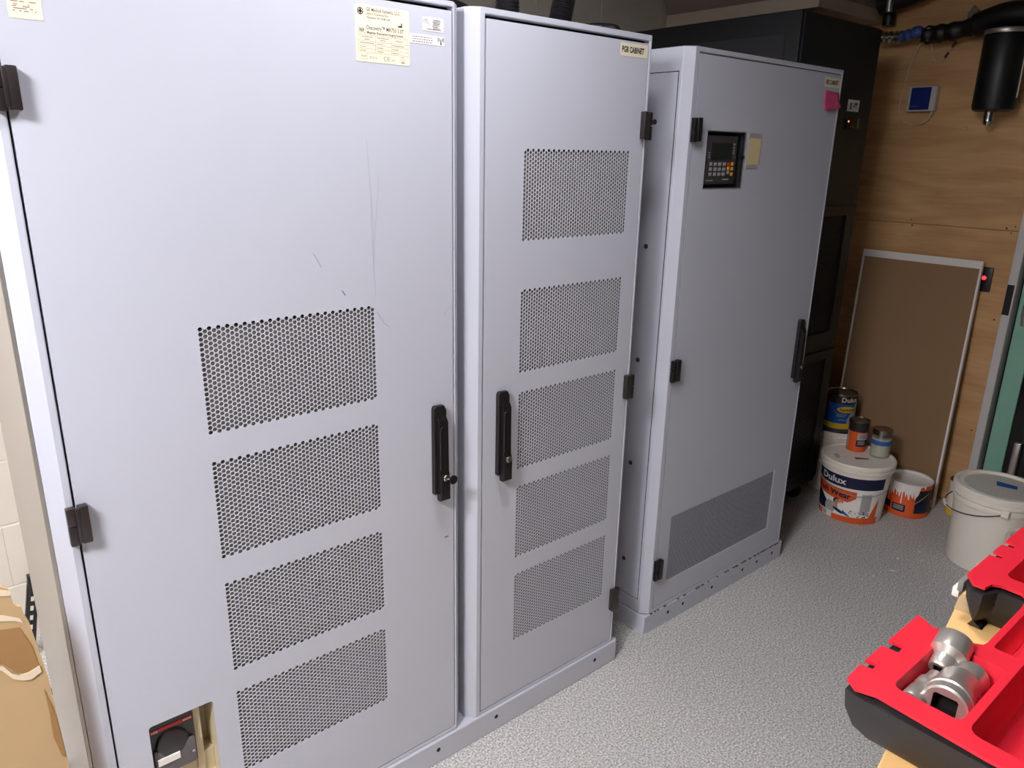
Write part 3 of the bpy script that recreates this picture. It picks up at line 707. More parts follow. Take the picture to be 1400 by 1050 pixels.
# printed picture: painter in white with scattered brushes
blob(lb, f2, -.44, .098, .11, .018, 'print_dark'); blob(lb, f3, -.40, .088, .10, .022, 'skin'); blob(lb, f4, -.30, .082, .085, .020, 'print_white'); blob(lb, f4, -.30, .100, .10, .008, 'skin', ang=.03)
blob(lb, f2, -.66, .060, .20, .032, 'print_grey'); patch(lb, f3, -.22, .02, .03, .06, 'blue', 6, bot=lambda u: .036-.05*u, top=lambda u: .062-.10*(u+.2)); blob(lb, f4, -.36, .056, .18, .008, 'navy', ang=-.05)
for k in range(22):
    u, v = random.uniform(.0, .60), random.uniform(.038, .068); blob(lb, f3, u, v, random.uniform(.015, .05), random.uniform(.002, .006), random.choice(['print_dark', 'print_grey', 'print_white', 'print_dark']), 8, random.uniform(-.1, .1))
patch(lb, f3, -.98, -.56, .004, .038, 'white_label', 6, top=lambda u: .040, bot=lambda u: .008)
for k in range(9): patch(lb, f4, -.94+.022*k, -.93+.022*k, .014, .034, 'print_dark', 1)
lb.build('label', bu, smooth=30, fixn=False)['label'] = 'navy and orange printed label'
bail(BX, BY, R1+.004, .236, .082, PHI+.12, 'satin_steel').build('wire_handle', bu)
for sgn in (-1, 1):
    a = PHI+.05+sgn*PI/2; MB().lathe([(.011, 0), (.010, .006), (.0001, .006)], 'pail_white', (BX+(R1+.004)*math.cos(a), BY+(R1+.004)*math.sin(a), .232), 12).build('handle_ear', bu)
# bucket behind it
B2 = (2.49, .262)
b2 = thing('paint_bucket', (*B2, 0), 'plain white bucket behind the large Dulux bucket, holding the blue tin', 'bucket', 'paint containers by the end wall')
MB().lathe([(.100, 0), (.103, .003), (.114, .28)], 'pail_white', (*B2, 0), 48, cap=(True, False)).build('body', b2)
MB().lathe([(.113, .27), (.118, .27), (.119, .285), (.120, .29), (.120, .302), (.118, .305), (.1195, .308), (.1195, .317), (.116, .320), (.112, .320), (.110, .316), (.0001, .316)], 'pail_white', (*B2, 0), 48).build('lid', b2)
# dark blue lid ring, then the blue tin on top
bc = thing('paint_tin', (*B2, .3165), 'blue and black Dulux tin with yellow stripe on top of the white bucket', 'tin', 'paint containers by the end wall')
cx, cy, z0 = B2[0]+.002, B2[1], .3165; RC, HC = .071, .186
def can_fn(cx, cy, z0, r, eps, phi):
    return lambda u, v: (cx+(r+eps)*math.cos(phi+u), cy+(r+eps)*math.sin(phi+u), z0+v)
MB().lathe([(RC-.004, .0), (RC+.002, .001), (RC+.002, .005), (RC, .007), (RC, HC-.007)], 'blue', (cx, cy, z0), 44, cap=(True, False)).build('body', bc)
MB().lathe([(RC, HC-.008), (RC+.002, HC-.006), (RC+.002, HC), (RC-.003, HC+.001), (RC-.006, HC-.006), (RC-.014, HC-.006), (RC-.016, HC-.002), (.0001, HC-.002)], 'tin_metal', (cx, cy, z0), 44).build('lid', bc)
PH = math.atan2(-1.3831-cy, -1.04-cx)
fc = can_fn(cx, cy, z0, RC, .0006, PH); fc2 = can_fn(cx, cy, z0, RC, .0012, PH); fc3 = can_fn(cx, cy, z0, RC, .0018, PH)
lb = MB(); patch(lb, fc, -PI, PI, .140, .178, 'print_dark', 40); patch(lb, fc, -PI, PI, .012, .040, 'yellow', 40); patch(lb, fc, .55, 1.4, .04, .14, 'print_grey', 10, bot=lambda u: .04, top=lambda u: .06+.09*min(1, (u-.55)*1.6))
lb.text('Dulux', .034, lambda a, c: fc2(.02+a/RC, .150+c), 'white_label', 'LEFT', 1.0, bold=.0006); blob(lb, fc2, .45, .112, .62, .016, 'yellow', 24); lb.text('Aquanamel', .019, lambda a, c: fc3(-.02+a/RC, .106+c), 'ink', 'LEFT', .95, bold=.0004)
for v, a, c_ in ((.085, -.1, .5), (.076, -.15, .4), (.058, .0, .5)): patch(lb, fc2, a, c_, v, v+.003, 'print_grey', 6)
lb.build('label', bc, smooth=30, fixn=False)
bail(cx, cy, RC+.001, .155, .0, PH-.8, 'tin_metal', .0014).build if False else None
w_ = MB(); w_.tube([(cx+(RC+.003)*math.cos(PH-.95+t*.9), cy+(RC+.003)*math.sin(PH-.95+t*.9), z0+.155-.075*t) for t in [i/10 for i in range(11)]], .0013, 'tin_metal', 6); w_.build('wire_handle', bc)
MB().lathe([(.009, 0), (.007, .004), (.0001, .005)], 'tin_metal', (cx+(RC)*math.cos(PH-.9), cy+(RC)*math.sin(PH-.9), z0+.155), 12).build('handle_ear', bc)
# dark ring under tin
tag(MB().lathe([(.0752, .3202), (.1055, .3172), (.107, .3202), (.104, .3252), (.0775, .3272), (.0752, .3215)], 'navy', (*B2, 0), 40).build('plastic_ring', loc=(*B2, .317)), 'dark blue plastic ring around the foot of the blue tin', 'ring')
# small orange tin and glass jar on the large bucket
T = (2.352, .094, .2846)
tt = thing('paint_tin', T, 'small orange tin with black shoulder on the large bucket lid', 'tin', 'paint containers by the end wall')
RT, HT2 = .043, .150; k = HT2
MB().lathe([(RT-.003, 0), (RT, .001), (RT, .100)], 'orange', T, 36, cap=(True, False)).build('body', tt)
MB().lathe([(RT, .098), (RT+.0012, .100), (RT+.0012, .128), (RT+.003, .135), (RT+.003, .146)], 'brown_black', T, 36).build('shoulder', tt)
MB().lathe([(RT+.003, .145), (RT+.004, .148), (RT, .150), (RT-.004, .144), (RT-.010, .144), (RT-.012, .147), (.0001, .147)], 'tin_metal', T, 36).build('lid', tt)
PT = math.atan2(-1.3831-T[1], -1.04-T[0]); ft = can_fn(T[0], T[1], T[2], RT, .0006, PT); ft2 = can_fn(T[0], T[1], T[2], RT, .0012, PT)
lb = MB(); patch(lb, ft, .02, 1.5, .062, .092, 'print_grey', 10); patch(lb, ft, -.05, 1.5, .028, .060, 'navy', 10); patch(lb, ft, -1.5, -.95, .012, .10, 'print_grey', 6)
for v in (.052, .045, .038): patch(lb, ft2, .1, .9, v, v+.003, 'print_grey', 4)
[patch(lb, ft2, .15, .95, v, v+.003, 'ink_grey', 4) for v in (.082, .075, .068)]; lb.build('label', tt, smooth=30, fixn=False)
J = (2.358, -.014, .2846)
jj = thing('glass_jar', J, 'small glass jar with blue tape band beside the orange tin', 'jar')
MB().lathe([(.040, 0), (.043, .003), (.044, .01), (.044, .098), (.040, .110), (.038, .116), (.0365, .116), (.0385, .109), (.0415, .097), (.0415, .012), (.039, .006), (.0001, .006)], 'glass', J, 36, cap=(True, False)).build('glass', jj)
MB().lathe([(.0001, .0065), (.039, .0068), (.0412, .013), (.0412, .092), (.0001, .092)], 'jar_fill', J, 36).build('contents', jj)
MB().lathe([(.0445, .064), (.0448, .0645), (.0448, .0845), (.0445, .085)], 'blue_tape', J, 36).build('tape_band', jj)
MB().lathe([(.0395, .112), (.0425, .112), (.0425, .132), (.041, .134), (.038, .133), (.0001, .1325)], 'tin_metal', J, 36).build('lid', jj)
# open orange tin with white drips
O = (2.515, -.112, 0)
oo = thing('paint_tin', O, 'orange paint tin coated with white drips, standing beside the large bucket', 'tin', 'paint containers by the end wall')
RO, HO = .097, .166
MB().lathe([(RO-.004, 0), (RO+.001, .001), (RO+.001, .005), (RO, .007), (RO, HO)], 'orange', O, 48, cap=(True, False)).build('body', oo)
MB().lathe([(RO, HO-.004), (RO+.002, HO-.001), (RO, HO+.001), (RO-.006, HO-.001), (RO-.010, HO-.010), (RO-.02, HO-.016), (.0001, HO-.018)], 'drip_white', O, 48).build('lid', oo)
PO = math.atan2(-1.3831-O[1], -1.04-O[0]); fo = can_fn(*O, RO, .0007, PO); fo2 = can_fn(*O, RO, .0014, PO); fo3 = can_fn(*O, RO, .0022, PO)
lb = MB(); patch(lb, fo, .38, 1.5, .012, .14, 'print_dark', 14, bot=lambda u: .026); patch(lb, fo2, .46, 1.15, .034, .085, 'navy', 8); patch(lb, fo, -1.2, -.70, .030, .062, 'navy', 8); patch(lb, fo, -.62, .0, .026, .062, 'navy', 8)
for v in (.052, .044, .036): patch(lb, fo2, -.55, -.08, v, v+.004, 'print_grey', 4)
patch(lb, fo, -PI, PI, .002, .010, 'orange', 40); lb.build('label', oo, smooth=30, fixn=False)
dr = MB(); edge = [.115+.012*math.sin(i*1.9)+.010*math.sin(i*.7+1)+random.uniform(-.006, .006) for i in range(61)]
n = 60; vs = []
for i in range(n+1):
    u = -1.7+2.5*i/n; lowz = edge[i]-.02*max(0, u-.0)*(u < .45)+ (.045*min(1, (u-.35)*4) if u > .35 else 0); vs += [fo3(u, min(lowz, HO-.006)), fo3(u, HO-.001)]
dr.add(vs, [(2*i, 2*i+2, 2*i+3, 2*i+1) for i in range(n)], 'drip_white')
for u0 in (-.9, -.5, -.25, .05, .2): patch(dr, fo3, u0, u0+.05, .085, .13, 'drip_white', 1, bot=lambda u, u0=u0: .084+.02*math.sin(u0*9))
dr.build('paint_drips', oo, smooth=30, fixn=False)
w_ = MB(); w_.tube([(O[0]+(RO+.006)*math.cos(PO+.95-t*.62), O[1]+(RO+.006)*math.sin(PO+.95-t*.62), .128-.052*t-.0*t) for t in [i/10 for i in range(11)]], .0022, 'satin_steel', 6); w_.build('wire_handle', oo)
# small white can behind the board's edge
W_ = (2.675, -.285, 0)
wc = thing('paint_tin', W_, 'small white tin with yellow foot half hidden behind the board edge', 'tin', 'paint containers by the end wall')
MB().lathe([(.052, .028), (.052, .165)], 'pail_white', W_, 32).build('body', wc); MB().lathe([(.050, 0), (.0525, .001), (.0525, .028)], 'yellow', W_, 32, cap=(True, False)).build('yellow_band', wc)
MB().lathe([(.052, .164), (.0545, .166), (.0545, .172), (.050, .172), (.048, .150), (.0001, .150)], 'rust', W_, 32).build('rim', wc)
# big white pail and smaller pail
def pail(P, r0, r1, h, label, phi, lidtext=True):
    t = thing('plastic_pail', P, label, 'pail', 'white pails near the tool case')
    MB().lathe([(r0-.012, 0), (r0-.004, .004), (r0, .014), (r1-.006, h-.075), (r1-.001, h-.072), (r1+.002, h-.06), (r1, h-.050), (r1-.003, h-.046), (r1-.002, h-.03)], 'pail_white', P, 60, cap=(True, False)).build('body', t)
    MB().lathe([(r1-.001, h-.042), (r1+.006, h-.042), (r1+.0075, h-.036), (r1+.0075, h-.026), (r1+.0005, h-.0245), (r1+.0005, h-.0185), (r1+.007, h-.0165), (r1+.007, h-.006), (r1+.002, h), (r1-.008, h), (r1-.013, h-.010), (r1-.022, h-.011), (r1-.026, h-.009), (.0001, h-.008)], 'pail_white', P, 60).build('rim', t, smooth=25)
    MB().lathe([(r1-.030, h-.0087), (r1-.031, h-.0062), (.0001, h-.0062)], 'pail_lid', P, 60).build('lid_panel', t)
    pts = []
    for i in range(25):
        tt_ = PI*i/24; a = phi-PI/2+tt_; rr = r1+.004+.02*math.sin(tt_); pts.append((P[0]+rr*math.cos(a), P[1]+rr*math.sin(a), h-.055-.055*math.sin(tt_)**.8))
    MB().tube(pts, .0022, 'dark_steel', 6).build('wire_handle', t)
    g = pts[12]; q0, q1 = Vector(pts[11]), Vector(pts[13]); MB().tube([q0, Vector(g), q1], .0065, 'pail_white', 10).build('handle_grip', t)
    for e in (pts[0], pts[-1]): MB().box((e[0]-.014, e[1]-.014, e[2]-.013), (e[0]+.014, e[1]+.014, e[2]+.013), 'pail_white', .004).build('handle_ear', t)
    return t
PLP = (2.275, -.535, 0); plt = pail(PLP, .138, .157, .350, 'large white lidded pail with wire handle near the door', math.radians(118))
lt = MB(); th = math.atan2(-1.3831-PLP[1], -1.04-PLP[0]); dx, dy = -math.sin(th), math.cos(th); ex, ey = -math.cos(th), -math.sin(th)
def lidpt(u, v, z=.3442): return (PLP[0]+u*dx+v*ex, PLP[1]+u*dy+v*ey, z)
lt.add([lidpt(-.012, .005), lidpt(.058, .005), lidpt(.058, .045), lidpt(-.016, .055)], [(0, 1, 2, 3)], 'blue_tape'); lt.build('lid_sticker', plt, smooth=0)['label'] = 'small blue sticker'
pail((2.055, -.775, 0), .100, .122, .265, 'smaller white pail partly hidden behind the red tool case', math.radians(40))

# ------------------------------------------------------------------ pinboard, switch, door
pb = thing('pinboard', (2.66, .07, 0), 'brown pinboard with white frame leaning on the plywood wall', 'board')
lean = math.atan2(.105, 1.17)
def pbp(y, s_, off=0.):   # s_: distance up the board, off: outward normal towards the camera
    return (2.645+math.sin(lean)*s_-math.cos(lean)*off, y+.026*s_, math.cos(lean)*s_+math.sin(lean)*off+.003)
def pbbox(mb, y0, y1, s0, s1, o0, o1, m):
    c = [pbp(y, s_, o) for o in (o0, o1) for y, s_ in ((y0, s0), (y1, s0), (y1, s1), (y0, s1))]
    mb.add(c, [(0, 1, 2, 3), (4, 7, 6, 5), (0, 4, 5, 1), (1, 5, 6, 2), (2, 6, 7, 3), (3, 7, 4, 0)], m)
PY0, PY1, PS = -.192, .350, 1.172
m_ = MB(); pbbox(m_, PY0+.007, PY1-.007, .03, PS-.03, 0, .012, 'pinboard'); m_.build('panel', pb)
for y0, y1, s0, s1 in ((PY0, PY1, PS-.034, PS), (PY0, PY1, 0, .034), (PY0, PY0+.009, .034, PS-.034), (PY1-.009, PY1, .034, PS-.034)):
    m_ = MB(); pbbox(m_, y0, y1, s0, s1, -.004, .016, 'frame_white'); m_.build('frame_strip', pb)
sw = thing('door_release_switch', (XE-.014, -.170, 1.09), 'black wall switch plate with a red light beside the pinboard', 'switch')
MB().box((XE-.026, -.195, 1.034), (XE-.0141, -.146, 1.144), 'black_plastic', .003).build('plate', sw)
MB().lathe([(.009, 0), (.007, -.006), (.0001, -.008)], 'led_red', (XE-.026, -.164, 1.096), 16, 'x').build('red_light', sw)
# doorway
dj = MB(); dj.box((XE-.03, DY0-.036, 0), (XE+.09, DY0-.0005, DZ), 'jamb', .002, 1); dj.box((XE-.03, DY1+.0005, 0), (XE+.09, DY1+.036, DZ), 'jamb', .002, 1); dj.box((XE-.03, DY1+.036, DZ-.036), (XE+.09, DY0-.036, DZ-.0005), 'jamb', .002, 1)
dj = struct(dj.build('trim_2')); dj['label'] = 'grey door jamb at the right edge'
MB().box((XE-.0315, DY0-.030, .945), (XE-.0301, DY0-.002, 1.08), 'black_plastic').build('strike_plate', dj)
DA, DB = DY0-.052, DY1+.05
dm = MB()
dm.box((XE+.004, DA-.075, .008), (XE+.04, DA, DZ-.045), 'green', .002, 1); dm.box((XE+.004, DB, .008), (XE+.04, DB+.075, DZ-.045), 'green', .002, 1)
dm.box((XE+.004, DB+.075, DZ-.14), (XE+.04, DA-.075, DZ-.045), 'green', .002, 1); dm.box((XE+.004, DB+.075, .008), (XE+.04, DA-.075, .11), 'green', .002, 1)
dm = struct(dm.build('door_1')); dm['label'] = 'green framed door with dark glass'
MB().box((XE+.015, DB+.07, .10), (XE+.025, DA-.07, DZ-.135), 'door_glass').build('pane', dm)
MB().box((XE+.041, DA+.001, 0), (XE+.075, DY0-.037, DZ-.04), 'dark_gap').build('door_seal', dm)
hd = MB(); hd.box((XE-.006, DA-.06, .93), (XE+.0038, DA-.018, 1.11), 'satin_steel', .003); hd.tube([(XE-.004, DA-.04, 1.0), (XE-.05, DA-.04, 1.0), (XE-.055, DA-.05, 1.0), (XE-.055, DA-.16, 1.0)], .009, 'chrome', 12); hd.box((XE-.012, DA-.052, .905), (XE+.0038, DA-.024, .945), 'satin_steel', .003)
hd.build('lever_handle', dm)
MB().box((XE-.012, DA-.132, .02), (XE+.0145, DA-.104, .375), 'satin_steel', .004).build('kick_bracket', dm)

# ------------------------------------------------------------------ on the plywood
wx = XE-.0142
wd = thing('control_box', (wx, .23, 1.81), 'white plastic box with dark blue face on the plywood', 'control box')
MB().box((wx-.040, .168, 1.812), (wx, .296, 1.922), 'box_white', .006, 3).build('casing', wd)
bf = MB().box((wx-.0415, .192, 1.819), (wx-.0402, .279, 1.915), 'box_blue', .0005, 1); [bf.box((wx-.0419, .246+.0075*q_, 1.832), (wx-.0416, .252+.0075*q_, 1.838), 'ink_grey') for q_ in range(4)]; bf.build('blue_face', wd)
MB().lathe([(.006, 0), (.007, -.008), (.004, -.014)], 'cable_white', (wx-.02, .185, 1.812), 12).build('cable_gland', wd)
cb = MB().tube(bez([(wx-.02, .185, 1.797), (wx-.02, .200, 1.772), (wx-.008, .245, 1.755), (wx-.008, .303, 1.768), (wx-.008, .337, 1.825), (wx-.008, .331, 1.91), (wx-.008, .322, 1.99), (wx-.014, .305, 2.05), (wx-.03, .28, 2.105)], 8), .0028, 'cable_white', 8)
tag(cb.build('white_cable', loc=(wx, .185, 1.79)), 'white cable looping from the control box up to the black pipe', 'cable')
cb = MB().tube(bez([(wx-.03, .235, 2.105), (wx-.008, .224, 2.06), (wx-.008, .208, 2.030), (wx-.008, .180, 2.026), (wx-.01, .155, 2.07), (wx-.02, .115, 2.118)], 8), .0026, 'cable_white', 8)
cb.tube([(wx-.0095, .172, 2.038), (wx-.0100, .160, 2.060)], .0048, 'brown_black', 8); cb.tube([(wx-.012, .148, 2.080), (wx-.016, .132, 2.100)], .0048, 'brown_black', 8)
tag(cb.build('thin_wire', loc=(wx, .2, 2.03)), 'thin pale wire with black sleeves hanging under the black pipe', 'wire')
# insulated pipe with canister
ip = thing('insulated_pipe', (2.70, .14, 2.14), 'black foam insulated pipe run with a hanging canister on plywood', 'pipe')
MB().tube(bez([(2.70, .235, 2.128), (2.70, .18, 2.130), (2.70, .12, 2.134), (2.70, .04, 2.146)], 8), [.037+.003*math.sin(i*.9) for i in range(25)], 'foam_black', 16).build('pipe_sleeve', ip)
MB().tube(bez([(2.70, .05, 2.142), (2.69, -.01, 2.158), (2.67, -.09, 2.172), (2.66, -.2, 2.168), (2.66, -.45, 2.165)], 10), [.034, .038, .042, .046]+[.050]*37, 'foam_black', 18).build('pipe_elbow', ip)
MB().tube([(2.70, .225, 2.10), (2.70, .228, 2.155)], [.030, .034], 'black_plastic', 14).build('pipe_clamp', ip)
CXp, CYp = 2.675, -.100
MB().lathe([(.0001, 1.800), (.066, 1.800), (.078, 1.806), (.082, 1.82), (.082, 2.11), (.078, 2.118), (.05, 2.12)], 'foam_black', (CXp, CYp, 0), 36).build('canister', ip)
MB().lathe([(.0835, 2.098), (.0842, 2.099), (.0842, 2.116), (.0835, 2.117)], 'satin_steel', (CXp, CYp, 0), 36).build('steel_band', ip)
MB().lathe([(.020, 1.802), (.021, 1.78), (.018, 1.765), (.020, 1.758), (.014, 1.746), (.0001, 1.744)], 'foil', (CXp-.01, CYp+.008, 0), 18).build('foil_outlet', ip)
MB().tube(bez([(CXp-.02, CYp-.084, 2.1), (CXp-.02, CYp-.086, 1.95), (CXp-.02, CYp-.086, 1.85)], 6), .003, 'cable_white', 6).build('side_wire', ip)
# bare copper and foil end of the pipe
fe = thing('foil_wrapped_pipe_end', (2.68, .33, 2.13), 'shiny foil and blue tape wrapped pipe end beside the dark cabinet', 'pipe end')
MB().tube(bez([(2.69, .43, 2.135), (2.69, .40, 2.132), (2.69, .36, 2.130), (2.69, .335, 2.128)], 8), [.024+.006*math.sin(i*1.3) for i in range(25)], 'foil', 14).build('foil_wrap', fe)
MB().tube(bez([(2.69, .34, 2.130), (2.68, .30, 2.134), (2.68, .27, 2.140), (2.69, .268, 2.146)], 8), [.023+.003*math.sin(i*1.1) for i in range(25)], 'wire_blue', 14).build('blue_tape_wrap', fe)
# upper pipe and bracket close under the ceiling
up_ = thing('upper_pipe', (2.70, .1, 2.32), 'black insulated pipe close under the ceiling above the plywood', 'pipe')
MB().tube(bez([(2.70, .46, 2.275), (2.70, .34, 2.298), (2.70, .2, 2.34), (2.70, -.1, 2.42)], 8), .045, 'foam_black', 16).build('pipe_sleeve', up_)
MB().tube([(2.655, .398, 2.235), (2.655, .400, 2.30)], .014, 'satin_steel', 12).build('valve', up_)
MB().tube([(2.745, .436, 2.499), (2.745, .436, 2.30), (2.745, .434, 2.19)], .027, 'foam_black', 12).build('drop_sleeve', up_)
cl = thing('pipe_clip', (wx, .085, 2.20), 'small grey pipe clip on plywood above the black pipe', 'clip')
MB().box((wx-.02, .065, 2.185), (wx, .105, 2.222), 'grey_plastic', .004).build('base', cl); MB().tube([(wx-.012, .07, 2.222), (wx-.014, .085, 2.236), (wx-.012, .1, 2.222)], .004, 'satin_steel', 8).build('loop', cl)

# ------------------------------------------------------------------ carton with the open tool case
CT = 1.030
ct = thing('cardboard_carton', (-.1, -1.33, 0), 'tall tan cardboard carton under the red tool case', 'box')
ang = math.atan2(.074, .422)
def cp(u, v, z): # u along the far edge, v towards the camera side
    return (-.42+math.cos(ang)*u+math.sin(ang)*v, -1.172+math.sin(ang)*u-math.cos(ang)*v, z)
def cbox(mb, u0, u1, v0, v1, z0, z1, m):
    c = [cp(u, v, z) for z in (z0, z1) for u, v in ((u0, v0), (u1, v0), (u1, v1), (u0, v1))]
    mb.add(c, [(0, 3, 2, 1), (4, 5, 6, 7), (0, 1, 5, 4), (1, 2, 6, 5), (2, 3, 7, 6), (3, 0, 4, 7)], m)
m_ = MB(); cbox(m_, .0, .56, 0, .40, 0, CT-.005, 'cardboard_light'); m_.build('carton_body', ct, bevel=.003)
m_ = MB(); cbox(m_, .002, .558, .002, .199, CT-.0048, CT, 'cardboard_light'); m_.build('flap', ct, bevel=.001)
m_ = MB(); cbox(m_, .002, .558, .201, .398, CT-.0048, CT, 'cardboard_light'); m_.build('flap', ct, bevel=.001)
m_ = MB(); cbox(m_, .40, .448, .0, .40, CT+.0001, CT+.0005, 'cardboard'); m_.build('packing_tape', ct)

tc_ = thing('tool_case', (-.1, -1.25, CT), 'open red tool tray with black shell on the carton', 'tool case')
ZT = 1.100
outer = [(-.3665, -1.119), (-.336, -1.117), (-.333, -1.129), (-.322, -1.1285), (-.3245, -1.117), (-.287, -1.117), (-.2845, -1.1335), (-.270, -1.1325), (-.2715, -1.117), (-.197, -1.117), (-.200, -1.1255), (-.208, -1.137), (-.203, -1.150), (-.2035, -1.178), (-.198, -1.1855), (-.190, -1.187), (-.085, -1.187), (-.056, -1.184), (-.050, -1.176), (-.050, -1.154), (-.056, -1.1465), (-.072, -1.144), (-.073, -1.131), (-.052, -1.117), (.022, -1.117), (.024, -1.131), (.034, -1.131), (.036, -1.117), (.066, -1.117), (.068, -1.131), (.079, -1.131), (.081, -1.117), (.145, -1.117), (.152, -1.125), (.152, -1.40), (.140, -1.412), (-.350, -1.412), (-.366, -1.40), (-.374, -1.25), (-.369, -1.15), (-.376, -1.132)]
cells = [rrect(-.343, -.226, -1.2165, -1.1535, .008), rrect(-.352, .03, -1.398, -1.2250, .012), rrect(-.022, .130, -1.215, -1.150, .010), rrect(-.195, -.05, -1.2165, -1.194, .004)]
depth = [.040, .050, .045, .020]
def filled(loops, z):
    bm = bmesh.new(); es = []
    for L in loops:
        vs = [bm.verts.new((x, y, z)) for x, y in L]; es += [bm.edges.new((vs[i], vs[(i+1) % len(vs)])) for i in range(len(vs))]
    bmesh.ops.triangle_fill(bm, edges=es, use_beauty=True); return bm
def inset(L, d):
    n = len(L); out = []; A = sum(L[i][0]*L[(i+1) % n][1]-L[(i+1) % n][0]*L[i][1] for i in range(n)); sg = 1 if A > 0 else -1
    for i in range(n):
        p0, p1, p2 = Vector(L[i-1]), Vector(L[i]), Vector(L[(i+1) % n])
        a, b = (p1-p0).normalized(), (p2-p1).normalized(); n1, n2 = Vector((-a.y, a.x))*sg, Vector((-b.y, b.x))*sg
        m2 = (n1+n2)
        if m2.length < 1e-4: m2 = n1
        m2.normalize(); out.append(tuple(p1+m2*min(d/max(.5, m2.dot(n1)), d*1.6)))
    return out
t_ = MB(); t_.bm(filled([outer]+cells, ZT), 'tray_red')
n = len(outer); t_.add([(x, y, ZT) for x, y in outer]+[(x, y, ZT-.0035) for x, y in outer], [(i, (i+1) % n, n+(i+1) % n, n+i) for i in range(n)], 'tray_red')
for L, d in zip(cells, depth):
    n = len(L); In = inset(L, .004); steps = [(L, ZT), (In, ZT-d*.55), (inset(L, .007), ZT-d+.004), (inset(L, .011), ZT-d)]
    vs = [(x, y, z) for P_, z in steps for x, y in P_]
    t_.add(vs, [(k*n+i, k*n+(i+1) % n, (k+1)*n+(i+1) % n, (k+1)*n+i) for k in range(3) for i in range(n)]+[tuple(range(3*n, 4*n))], 'tray_red')
t_.build('red_tray', tc_, smooth=40, weld=True, bevel=.0012)
hull = [(-.372, -1.121), (-.340, -1.119), (-.205, -1.119), (-.209, -1.137), (-.206, -1.178), (-.190, -1.188), (-.085, -1.188), (-.053, -1.182), (-.053, -1.154), (-.076, -1.1445), (-.076, -1.131), (-.055, -1.119), (.146, -1.119), (.150, -1.126), (.150, -1.398), (.139, -1.410), (-.349, -1.410), (-.364, -1.398), (-.3715, -1.25), (-.374, -1.14)]
sh = MB(); n = len(hull); st = [(hull, ZT-.0095), (inset(hull, .002), ZT-.03), (inset(hull, .010), ZT-.052), (inset(hull, .024), CT+.002)]
vs = [(x, y, z) for P_, z in st for x, y in P_]
sh.add(vs, [(k*n+i, k*n+(i+1) % n, (k+1)*n+(i+1) % n, (k+1)*n+i) for k in range(3) for i in range(n)]+[tuple(range(3*n, 4*n))], 'tray_black')
sh.bm(filled([inset(hull, .0004)]+[inset(c_, -.0015) for c_ in cells], ZT-.0095), 'tray_black')
sh.build('black_shell', tc_, smooth=50)
m_ = MB(); m_.box((-.055, -1.1165, ZT-.028), (.0, -1.1095, ZT-.012), 'grey_plastic', .002); m_.box((-.05, -1.112, ZT-.04), (-.005, -1.103, ZT-.026), 'pail_lid', .002); m_.build('case_latch', tc_)['label'] = 'grey plastic latch'
# sockets
def socket(name, label, p0, p1, prof, hole, square, m='satin_steel'):
    """lathe along p0->p1; prof [(t 0..1, radius)], hole: drive depth at p0 end"""
    p0, p1 = Vector(p0), Vector(p1); ax = p1-p0; L = ax.length; M = ax.to_track_quat('Z', 'Y').to_matrix().to_4x4(); M.translation = p0
    t = thing(name, tuple(p0), label, 'socket', 'sockets in the red tray')
    n = 36; mb = MB(); vs = []; fs = []
    for tt_, r in prof: vs += [M @ Vector((r*math.cos(2*PI*k/n), r*math.sin(2*PI*k/n), tt_*L)) for k in range(n)]
    K = len(prof)
    for i in range(K-1): fs += [(i*n+k, i*n+(k+1) % n, (i+1)*n+(k+1) % n, (i+1)*n+k) for k in range(n)]
    mb.add(vs, fs, m)
    def ring_face(z, rout, shape, rin, inv):
        vs = [M @ Vector((rout*math.cos(2*PI*k/n), rout*math.sin(2*PI*k/n), z)) for k in range(n)]
        ins = []
        for k in range(n):
            a = 2*PI*k/n
            if shape == 4: q = rin/max(abs(math.cos(a)), abs(math.sin(a)))
            elif shape == 12: q = rin*(1+.05*math.cos(12*a))
            else: q = rin
            ins.append((q*math.cos(a), q*math.sin(a)))
        dz = hole*inv
        vs += [M @ Vector((x, y, z)) for x, y in ins]+[M @ Vector((x, y, z+dz)) for x, y in ins]
        mb.add(vs, [(k, (k+1) % n, n+(k+1) % n, n+k) for k in range(n)], m)
        h2 = MB(); h2.add(vs[n:], [(k, (k+1) % n, n+(k+1) % n, n+k) for k in range(n)]+[tuple(range(n, 2*n))], 'dark_steel')
        h2.build('drive_hole', t, smooth=30)
    ring_face(0, prof[0][1], 4, square, 1); ring_face(L, prof[-1][1], 12, prof[-1][1]*.8, -1)
    mb.build('socket_body', t, smooth=40)
    return t
PF = [(0, .0190), (.02, .0212), (.18, .0222), (.2, .0210), (.24, .0210), (.26, .0224), (.45, .0224), (.5, .0205), (.96, .0200), (1, .0190)]
socket('drive_socket', 'large chrome socket with square drive hole facing up, nearest in the tray', (-.321, -1.1945, 1.0905), (-.268, -1.1905, 1.0870), PF, .018, .0112)
socket('drive_socket', 'chrome socket lying at the far end of the tray pocket', (-.262, -1.168, 1.087), (-.221, -1.1665, 1.105), [(0, .011), (.05, .0125), (.35, .0125), (.45, .0165), (.5, .0185), (.97, .0185), (1, .0175)], .012, .0062)
socket('extension_adapter', 'slim chrome adapter lying along the left wall of the pocket', (-.334, -1.1690, 1.0860), (-.272, -1.1690, 1.0840), [(0, .0100), (.04, .0110), (.38, .0110), (.42, .0100), (.5, .0100), (.53, .0110), (.7, .0110), (.8, .0085), (1, .0085)], .012, .0056)
socket('drive_socket', 'chrome socket tucked behind the largest one in the pocket', (-.263, -1.1915, 1.0840), (-.240, -1.1935, 1.0860), [(0, .0150), (.05, .0162), (.95, .0162), (1, .0155)], .010, .0062)

